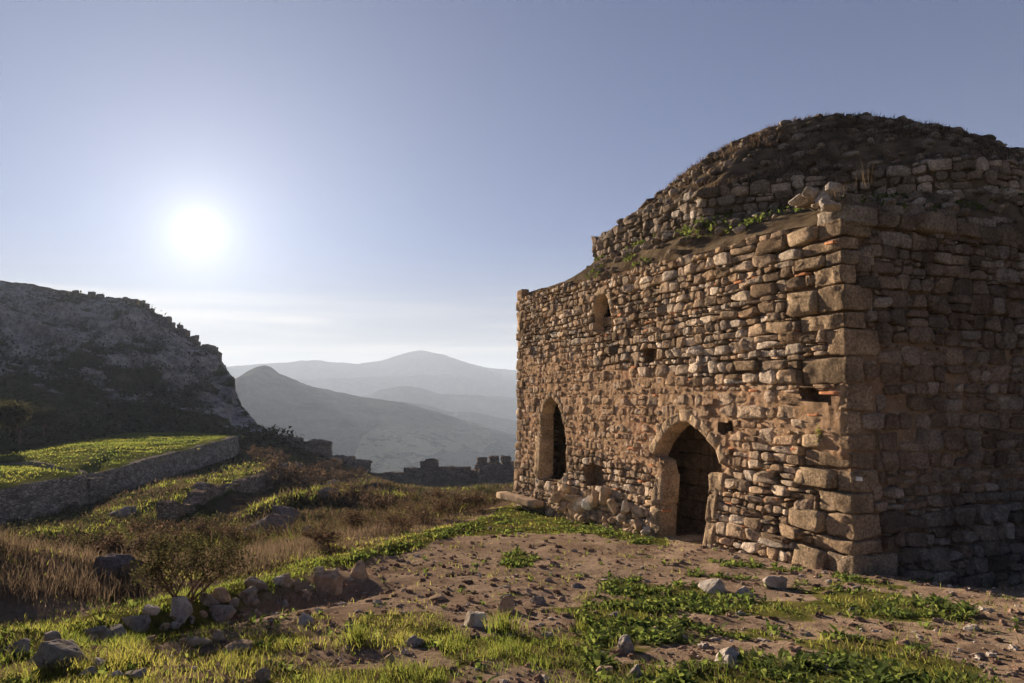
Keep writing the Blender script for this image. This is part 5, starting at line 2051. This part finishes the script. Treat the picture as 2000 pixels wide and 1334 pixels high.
veg('weeds', [leaves(bp, 0.085 * big * g.uniform(0.6, 1.3, n * nl), 0.026 * big * g.uniform(0.7, 1.3, n * nl), az, el, tn, g)], MAT['weed'], label='broad leaved green weeds on the dirt by the building', cat='weeds', kind='stuff')

# dry grass below the bank
X, Y = scatter(150000, -1.0, 0.15, 5.2, 34.0, g)
gr, wd, dr, px, py = cover(X, Y)
cl3 = smooth(-0.35, 0.2, fbm(X * 1.2, Y * 1.2, seed=58, oct=3))
keep = g.random(len(X)) < dr * (0.15 + 0.85 * cl3) * 0.9
Xk, Yk = X[keep], Y[keep]
pts = np.stack([Xk, Yk, height(Xk, Yk) - 0.02], 1)
n = len(pts)
dist = np.hypot(Xk, Yk)
hh = g.uniform(0.08, 0.27, n) * (0.5 + 0.7 * cl3[keep]) * (0.55 + 0.45 * smooth(6, 10, dist))
veg('dry_grass', [blades(pts, hh, np.maximum(0.005, 0.0007 * dist) * g.uniform(0.6, 1.3, n), g.uniform(0.1, 0.7, n), np.clip(g.normal(0.5, 0.25, n), 0, 1), g)], MAT['dry'], label='dry straw coloured grass below the bank', cat='dry grass', kind='stuff')

# gravel on the dirt
X, Y = scatter(7000, -0.6, 0.80, 3.6, 17.0, g)
gr, wd, dr, px, py = cover(X, Y)
keep = g.random(len(X)) < np.clip(1.0 - gr * 1.2 - wd * 0.4, 0, 1) * (dr < 0.2) * 0.85
Xk, Yk = X[keep], Y[keep]
Zk = height(Xk, Yk)
V1, F1 = ICO[1]
n = len(Xk)
s = 0.008 + 0.022 * g.random(n) ** 3.5 * 1.6 + 0.0006 * Yk
sh = g.uniform(0.6, 1.3, (n, 1, 3)) * np.array([1, 1, 0.6])
jit = 1 + 0.25 * g.normal(size=(n, len(V1), 1))
PV = V1[None] * jit * sh * s[:, None, None]
PV = PV + np.stack([Xk, Yk, Zk + s * 0.2], 1)[:, None, :]
Fg = (F1[None] + (np.arange(n) * len(V1))[:, None, None]).reshape(-1, 3)
me = mesh_np('gravel', PV.reshape(-1, 3), Fg, False)
pal = np.array([(0.25, 0.17, 0.13), (0.34, 0.26, 0.21), (0.45, 0.40, 0.36), (0.18, 0.12, 0.09), (0.30, 0.21, 0.16)])
set_col(me, np.repeat(pal[g.integers(0, 5, n)], len(V1), 0))
obj('gravel', me, MAT['stone'], label='gravel and small stones scattered on the dirt', cat='gravel', kind='stuff')

# weeds on the roof ledge and the dome
pts, pl_ = [], []
for k in range(9500):
    phi = g.uniform(-math.pi, 0.9)
    if g.random() < 0.22:
        qq = g.uniform(0.05, 1.0)
        dens = float(vnoise(np.array([phi * 9]), np.array([qq * 3]), seed=59)[0])
        if dens < 0.12 + 0.3 * (phi > -1.9):
            continue
        rs, ro = sq_r(phi), oct_r(phi)
        r = rs + (ro - rs) * qq
        u, v = r * math.cos(phi), r * math.sin(phi)
        pl_.append((CEN[0] + BD[0] * u + BN[0] * v, CEN[1] + BD[1] * u + BN[1] * v, 2.74 + (DRUM0 - 2.74) * qq ** 0.8))
    else:
        q = math.sqrt(g.random())
        if float(vnoise(np.array([phi * 4]), np.array([q * 9]), seed=60)[0]) < -0.05:
            continue
        pts.append(dome_pt(phi, q, 0.0))
pts, pl_ = np.array(pts), np.array(pl_)
n = len(pts) * 3
bb = np.repeat(pts, 3, 0) + g.normal(0, 0.05, (n, 3)) * np.array([1, 1, 0.2])
me_o = veg('dry_weeds', [blades(bb - MOFF, g.uniform(0.05, 0.16, n), np.full(n, 0.012), g.uniform(0.2, 1.0, n), np.clip(g.normal(0.4, 0.25, n), 0, 1), g)], MAT['fuzz'], parent=DOME, kind='stuff')
n = len(pl_)
az = g.uniform(0, 6.28, n * 7)
bb = np.repeat(pl_, 7, 0) + g.normal(0, 0.02, (n * 7, 3))
veg('ledge_weeds', [leaves(bb - MOFF, g.uniform(0.05, 0.12, n * 7), g.uniform(0.02, 0.045, n * 7), az, g.uniform(0.1, 1.2, n * 7), np.clip(g.normal(0.5, 0.3, n * 7), 0, 1), g)], MAT['weed'], parent=ROOF, kind='stuff')
# tuft of leaves growing out of the facade near the corner, and dry stalks on the roof corner
u, z = on_facade(1607, 850)
bp = FF.w(u + g.normal(0, 0.03, 90), z + g.normal(0, 0.05, 90), g.uniform(0.03, 0.10, 90))
o = veg('wall_plant', [leaves(bp, g.uniform(0.04, 0.08, 90), g.uniform(0.015, 0.03, 90), g.uniform(0, 6.28, 90), g.uniform(-0.6, 1.0, 90), np.clip(g.normal(0.7, 0.2, 90), 0, 1), g)], MAT['grass'], label='small green plant growing from the sunlit facade near the corner', cat='plant')
for bx_, n_, hm_, lb in ((at(1640, 388, 9.75), 30, 0.36, 'dry grass stalks on the wall top right at the near corner'), (at(1688, 362, 10.2), 24, 0.55, 'taller dry stalks on the roof right of the corner')):
    base = bx_[None] + g.normal(0, 0.07, (n_, 3)) * np.array([1, 1, .2])
    veg('dry_stalks', [blades(base, hm_ * g.uniform(0.25, 1, n_), np.full(n_, 0.005), g.uniform(0.05, 0.5, n_), np.clip(g.normal(0.6, 0.2, n_), 0, 1), g)], MAT['dry'], label=lb, cat='dry stalks')


# ------------------------------------------------------------------ tufts, shrubs, tree
def tuft(px, py, hpx, n, label, seed, spread=0.05, mat='grass'):
    g = np.random.default_rng(seed)
    p = hit(px, py)
    H = hpx / FPX * p[1]
    b = p[None] + g.normal(0, spread, (n, 3)) * np.array([1, 1, 0])
    b[:, 2] = height(b[:, 0], b[:, 1]) - 0.01
    veg('grass_tuft', [blades(b, H * g.uniform(0.5, 1.1, n), np.full(n, 0.006), g.uniform(0.1, 0.7, n), np.clip(g.normal(0.25, 0.2, n), 0, 1), g)], MAT[mat], label=label, cat='grass tuft')


tuft(700, 1262, 60, 160, 'tall dark green tuft of grass beside the slanted stone', 1)
tuft(985, 1235, 50, 220, 'bushy tuft of grass in front of the brown grey rock', 2, 0.07)


def tubes(segs, sides=4):
    """segs (n,8): p0,p1,r0,r1"""
    S = np.array(segs, float)
    p0, p1, r0, r1 = S[:, 0:3], S[:, 3:6], S[:, 6], S[:, 7]
    d = p1 - p0
    d /= np.linalg.norm(d, axis=1)[:, None] + 1e-9
    ref = np.where(np.abs(d[:, 2:3]) > 0.9, np.array([[1.0, 0, 0]]), np.array([[0, 0, 1.0]]))
    a = np.cross(d, ref); a /= np.linalg.norm(a, axis=1)[:, None] + 1e-9
    b = np.cross(d, a)
    V = []
    for k in range(sides):
        an = 2 * math.pi * k / sides
        V.append(p0 + (a * math.cos(an) + b * math.sin(an)) * r0[:, None])
    for k in range(sides):
        an = 2 * math.pi * k / sides
        V.append(p1 + (a * math.cos(an) + b * math.sin(an)) * r1[:, None])
    V = np.stack(V, 1).reshape(-1, 3)
    i = np.arange(len(S))[:, None] * (2 * sides)
    F = np.concatenate([i + np.array([[k, (k + 1) % sides, sides + (k + 1) % sides, sides + k]]) for k in range(sides)])
    return V, F


def grow(h, spread, stems, seed, r0=0.02, levels=3, kids=4, up=0.35):
    g = random.Random(seed)
    segs, tips = [], []

    def branch(p, d, L, r, lev):
        n = 4
        for k in range(n):
            d = d + np.array([g.gauss(0, .16), g.gauss(0, .16), g.gauss(0, .1) + up * 0.15])
            d = d / np.linalg.norm(d)
            q = p + d * L / n
            ra, rb = r * (1 - 0.6 * k / n), r * (1 - 0.6 * (k + 1) / n)
            segs.append((*p, *q, ra, rb))
            p = q
            if lev < levels and k >= 1:
                for _ in range(kids if k == n - 1 else max(1, kids // 2)):
                    e = d + np.array([g.gauss(0, .6), g.gauss(0, .6), g.gauss(0.1, .35)])
                    branch(p, e / np.linalg.norm(e), L * g.uniform(0.4, 0.65), rb * 0.7, lev + 1)
            if lev >= levels - 1:
                tips.append(p)
    for s in range(stems):
        a = g.uniform(0, 6.28)
        d = np.array([math.cos(a) * spread, math.sin(a) * spread, 1.0])
        branch(np.array([g.gauss(0, .06), g.gauss(0, .06), 0.0]) * h, d / np.linalg.norm(d), h * g.uniform(0.45, 0.65), r0 * g.uniform(0.7, 1.1), 1)
    segs, tips = np.array(segs), np.array(tips)
    k = h / max(tips[:, 2].max(), 1e-3)
    segs[:, [0, 1, 2, 3, 4, 5]] *= k
    tips = tips * k
    return segs, tips


def leaf_cards(tips, n, size, spread, g, tone=(0.5, 0.25)):
    c = tips[g.integers(0, len(tips), n)] + g.normal(0, spread, (n, 3))
    az = g.uniform(0, 6.283, n); el = g.uniform(-0.7, 1.4, n)
    L = size * g.uniform(0.6, 1.5, n)
    return leaves(c, L, L * 0.45, az, el, np.clip(g.normal(*tone, n), 0, 1), g)


def shrub(px, py, hpx, label, seed, mat='fuzz', spread=0.7, stems=6, lf=900, lsize=0.03, r0=0.012, y0=4.0, group=None, name='shrub', cat='shrub', pos=None, wide=1.0):
    p = hit(px, py, y0) if pos is None else np.array(pos)
    H = hpx / FPX * p[1]
    segs, tips = grow(H, spread, stems, seed, r0 * H, 3, 3)
    root = empty(name, label, cat, group)
    root.location = p - np.array([0, 0, 0.03 * H])
    segs[:, [0, 1, 3, 4]] *= wide; tips[:, :2] *= wide
    V, F = tubes(segs, 3)
    obj('branches', mesh_np('branches', V, F), MAT['twig'], root)
    g = np.random.default_rng(seed)
    veg('foliage', [leaf_cards(tips, lf, lsize * H, 0.05 * H, g)], MAT[mat], parent=root)
    return root


shrub(365, 1176, 140, 'sparse shrub with thin stems and small leaves rising behind the rock row', 201, 'darkleaf', 0.75, 10, 3800, 0.05, 0.022, wide=1.25)
SHR = [(275, 1100, 72, 'fuzz', 'bare brown bush left of the sparse shrub'), (210, 1082, 40, 'darkleaf', 'low dark bush beyond the dark boulder'), (420, 1062, 44, 'fuzz', 'brown twiggy bush behind the sparse shrub'), (60, 1120, 60, 'darkleaf', 'dark bush in the hollow near the left edge'),
       (140, 1090, 44, 'fuzz', 'brown bush left of the dark boulder'), (320, 1060, 44, 'fuzz', 'brown bush under the long retaining wall'), (480, 1075, 40, 'fuzz', 'reddish bush left of the mauve boulder'), (640, 1068, 40, 'fuzz', 'brown bush above the grassy crest'),
       (700, 1040, 36, 'fuzz', 'reddish brown bush in the shaded hollow'), (760, 1006, 44, 'fuzz', 'large reddish bush below the curtain wall'), (830, 1020, 40, 'fuzz', 'brown bush beside the grassy crest'), (880, 1002, 42, 'fuzz', 'brown bush left of the stone building'),
       (940, 998, 34, 'fuzz', 'small brown bush close to the far end of the facade'), (590, 960, 60, 'fuzz', 'tall straw brown bush at the end of the ragged wall'), (690, 985, 36, 'fuzz', 'rusty bush behind the small green mound'), (540, 908, 26, 'fuzz', 'reddish bush on the sunlit strip'),
       (500, 898, 26, 'fuzz', 'brown bush near the corner of the long wall'), (640, 930, 30, 'fuzz', 'brown bush below the square tower'), (680, 945, 28, 'fuzz', 'brown bush below the collapsed ruin'), (960, 975, 26, 'greenleaf', 'green bush below the crenellated tower'),
       (900, 985, 24, 'greenleaf', 'low green bush below the tall wall section'), (780, 1040, 36, 'fuzz', 'dark brown bush right above the grass fringe')]
for k, (px, py, hp, mt, lb) in enumerate(SHR):
    shrub(px, py, hp * 1.15, lb, 300 + k, mt, 1.0, 8, 2600, 0.075, 0.014, y0=10, wide=1.6)


def tree(px, py, hpx, Y, label, seed):
    p = at(px, py, Y)
    H = hpx / FPX * Y
    root = empty('olive_tree', label, 'tree')
    root.location = p
    segs, tips = grow(H, 0.55, 3, seed, 0.035 * H, 3, 4)
    segs[:, [0, 1, 3, 4]] *= 1.5; tips[:, :2] *= 1.5
    tr = [(0, 0, -0.3, 0, 0, 0.3 * H, 0.05 * H, 0.035 * H)]
    segs[:, [2, 5]] = segs[:, [2, 5]] * 0.75 + 0.25 * H; tips[:, 2] = tips[:, 2] * 0.75 + 0.25 * H
    V, F = tubes(np.vstack([tr, segs]), 5)
    obj('trunk', mesh_np('trunk', V, F), MAT['twig'], root)
    g = np.random.default_rng(seed)
    veg('crown', [leaf_cards(tips, 7000, 0.07 * H, 0.07 * H, g)], MAT['darkleaf'], parent=root)
    return root


tree(38, 862, 76, 74.5, 'dark round crowned tree at the foot of the crag', 401)
tree(85, 848, 50, 88, 'smaller dark tree just right of the round crowned one', 402)

# grass and low scrub over the middle slopes
g = np.random.default_rng(640)
n = 95000
r = 17.0 * (118.0 / 17.0) ** g.random(n)
az = g.uniform(-0.80, 0.10, n)
X, Y = r * np.sin(az), r * np.cos(az)
d = edge_sd(X, Y)
Z = height(X, Y)
px, py = proj(np.stack([X, Y, Z], 1))
TW_ = np.array([(p[0], p[1]) for p in w1t + w2t])
und = in_poly(X, Y, [tuple(p) for p in TW_] + [(-20, 140), (-140, 140), (-140, 20)])
patch = fbm(X * 0.25, Y * 0.25, seed=77, oct=4)
green = 0.7 * smooth(0.05, 0.35, patch + 0.30 * in_poly(px, py, LIT2) + 0.22 * ((px < 620) & (py < 1075)))
w4d = dist_poly(X, Y, [tuple(p[:2]) for p in w4t])
keep = (d > 1.5) & ~und & ~((w4d < 3.5) & (np.hypot(X, Y) < np.interp(np.arctan2(X, Y), [math.atan2(p[0], p[1]) for p in w4t], [math.hypot(p[0], p[1]) for p in w4t]))) & (g.random(n) < 0.35 + 0.65 * smooth(-0.2, 0.2, fbm(X * 0.8, Y * 0.8, seed=78, oct=3)))
pick_ = g.random(n)
rest_ = g.random(n) < 0.5
for sel, mt, lb, nm in ((pick_ < green, 'grass', 'green grass on the slopes below the fortress', 'grass'), ((pick_ >= green) & rest_, 'fuzz', 'brown dry scrub on the slopes below the fortress', 'dry_scrub'),
                        ((pick_ >= green) & ~rest_, 'darkleaf', 'dark green heath on the slopes below the fortress', 'low_scrub')):
    k = keep & sel
    m = k.sum()
    bp = np.repeat(np.stack([X[k], Y[k], Z[k] - 0.03], 1), 3, 0)
    rr3 = np.repeat(r[k], 3)
    bp[:, :2] += g.normal(0, 0.12, (m * 3, 2))
    h3 = g.uniform(0.12, 0.34, m * 3) * (1.0 if mt == 'grass' else 1.9) * np.repeat(0.6 + 0.7 * smooth(-0.2, 0.4, patch[k]), 3)
    veg(nm, [blades(bp, h3, 0.0010 * rr3 * g.uniform(0.6, 1.4, m * 3), g.uniform(0.2, 0.9, m * 3), np.clip(g.normal(0.35, 0.25, m * 3), 0, 1), g)], MAT[mt], label=lb, cat='grass' if mt == 'grass' else 'scrub', kind='stuff')
# undergrowth in the hollow below the terraces, dark leaves standing in for its shade
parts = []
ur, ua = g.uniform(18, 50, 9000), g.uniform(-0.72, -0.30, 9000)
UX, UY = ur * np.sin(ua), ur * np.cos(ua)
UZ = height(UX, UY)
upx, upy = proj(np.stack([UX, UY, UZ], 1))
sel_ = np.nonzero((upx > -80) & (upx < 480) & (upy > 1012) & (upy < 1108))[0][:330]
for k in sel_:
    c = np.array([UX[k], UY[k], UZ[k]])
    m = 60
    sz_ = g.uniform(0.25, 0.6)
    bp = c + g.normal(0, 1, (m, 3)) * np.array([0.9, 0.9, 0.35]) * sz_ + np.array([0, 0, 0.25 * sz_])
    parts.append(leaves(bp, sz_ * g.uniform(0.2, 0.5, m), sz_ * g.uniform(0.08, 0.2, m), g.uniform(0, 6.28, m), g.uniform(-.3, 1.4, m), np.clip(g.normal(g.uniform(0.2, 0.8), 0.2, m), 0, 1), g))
veg('undergrowth', parts, MAT['darkleaf'], label='low undergrowth coloured dark to carry the shade of the hollow below the terraces', cat='undergrowth', kind='stuff')
# grass on the two terraces
bp = np.concatenate([TV.reshape(-1, 3), TV2.reshape(-1, 3)])
bp = bp[g.integers(0, len(bp), 42000)] + g.normal(0, 0.5, (42000, 3)) * np.array([1, 1, 0]) - np.array([0, 0, 0.02])
dd = np.minimum(dist_poly(bp[:, 0], bp[:, 1], [tuple(p[:2]) for p in w2t]), dist_poly(bp[:, 0], bp[:, 1], [tuple(p[:2]) for p in w1t]))
bp = bp[(dd > 0.9) & (g.random(len(bp)) < 0.25 + 0.75 * smooth(-0.25, 0.1, fbm(bp[:, 0] * 0.7, bp[:, 1] * 0.7, seed=82, oct=3)))]
m = len(bp)
veg('grass', [blades(bp, g.uniform(0.05, 0.18, m), 0.0011 * bp[:, 1] * g.uniform(0.6, 1.4, m), g.uniform(0.2, 0.9, m), np.clip(0.30 + 0.6 * fbm(bp[:, 0] * 0.3, bp[:, 1] * 0.3, seed=80, oct=3) + g.normal(0, 0.2, m), 0, 1), g)], MAT['grass'], label='grass growing on the two walled terraces', cat='grass', kind='stuff')

# scrub on the crag
g = np.random.default_rng(500)
flat = CRV[:, :205].reshape(-1, 3); fr_ = CRR[:, :205].reshape(-1)
pxx, pyy = proj(flat)
cand = np.nonzero((pxx > -150) & (pxx < 640) & (fr_ < 0.8) & ~((pxx > 395) & (pyy < 850)))[0]
pick = g.choice(cand, 1300, replace=False)
parts = []
for i in pick:
    c = flat[i]
    n = int(g.integers(30, 70))
    s = 0.5 + 1.6 * g.random() ** 2
    off = g.normal(0, 1, (n, 3)) * np.array([0.9, 0.9, 0.5]) * s
    bp = c + off + np.array([0, 0, 0.2])
    parts.append(leaves(bp, s * g.uniform(0.3, 0.8, n), s * g.uniform(0.15, 0.4, n), g.uniform(0, 6.28, n), g.uniform(-.5, 1.4, n), np.clip(g.normal(g.uniform(0.2, 0.8), 0.2, n), 0, 1), g))
veg('scrub', parts, MAT['darkleaf'], label='dark scrub scattered over the rocky crag', cat='scrub', kind='stuff')

# ------------------------------------------------------------------ hazy air
bx = [(-9000, -200, -260), (9000, -200, -260), (9000, 10500, -260), (-9000, 10500, -260)]
V = np.array(bx + [(a, b, 345) for a, b, c in bx], float)
V[:, 0] *= 1.4
V[V[:, 1] > 0, 1] = 6200
V[V[:, 1] < 0, 1] = -700
F = np.array([(0, 3, 2, 1), (4, 5, 6, 7), (0, 1, 5, 4), (1, 2, 6, 5), (2, 3, 7, 6), (3, 0, 4, 7)])
hm = bpy.data.materials.new('haze_air')
hm.use_nodes = True
nt = hm.node_tree
nt.nodes.clear()
ho = nt.nodes.new('ShaderNodeOutputMaterial')
pv = nt.nodes.new('ShaderNodeVolumePrincipled')
pv.inputs['Color'].default_value = (0.385, 0.495, 0.69, 1)
pv.inputs['Density'].default_value = HAZE_DENSITY
pv.inputs['Anisotropy'].default_value = 0.0
nt.links.new(pv.outputs[0], ho.inputs['Volume'])
obj('haze', mesh_np('haze', V, F, False), hm, kind='stuff')
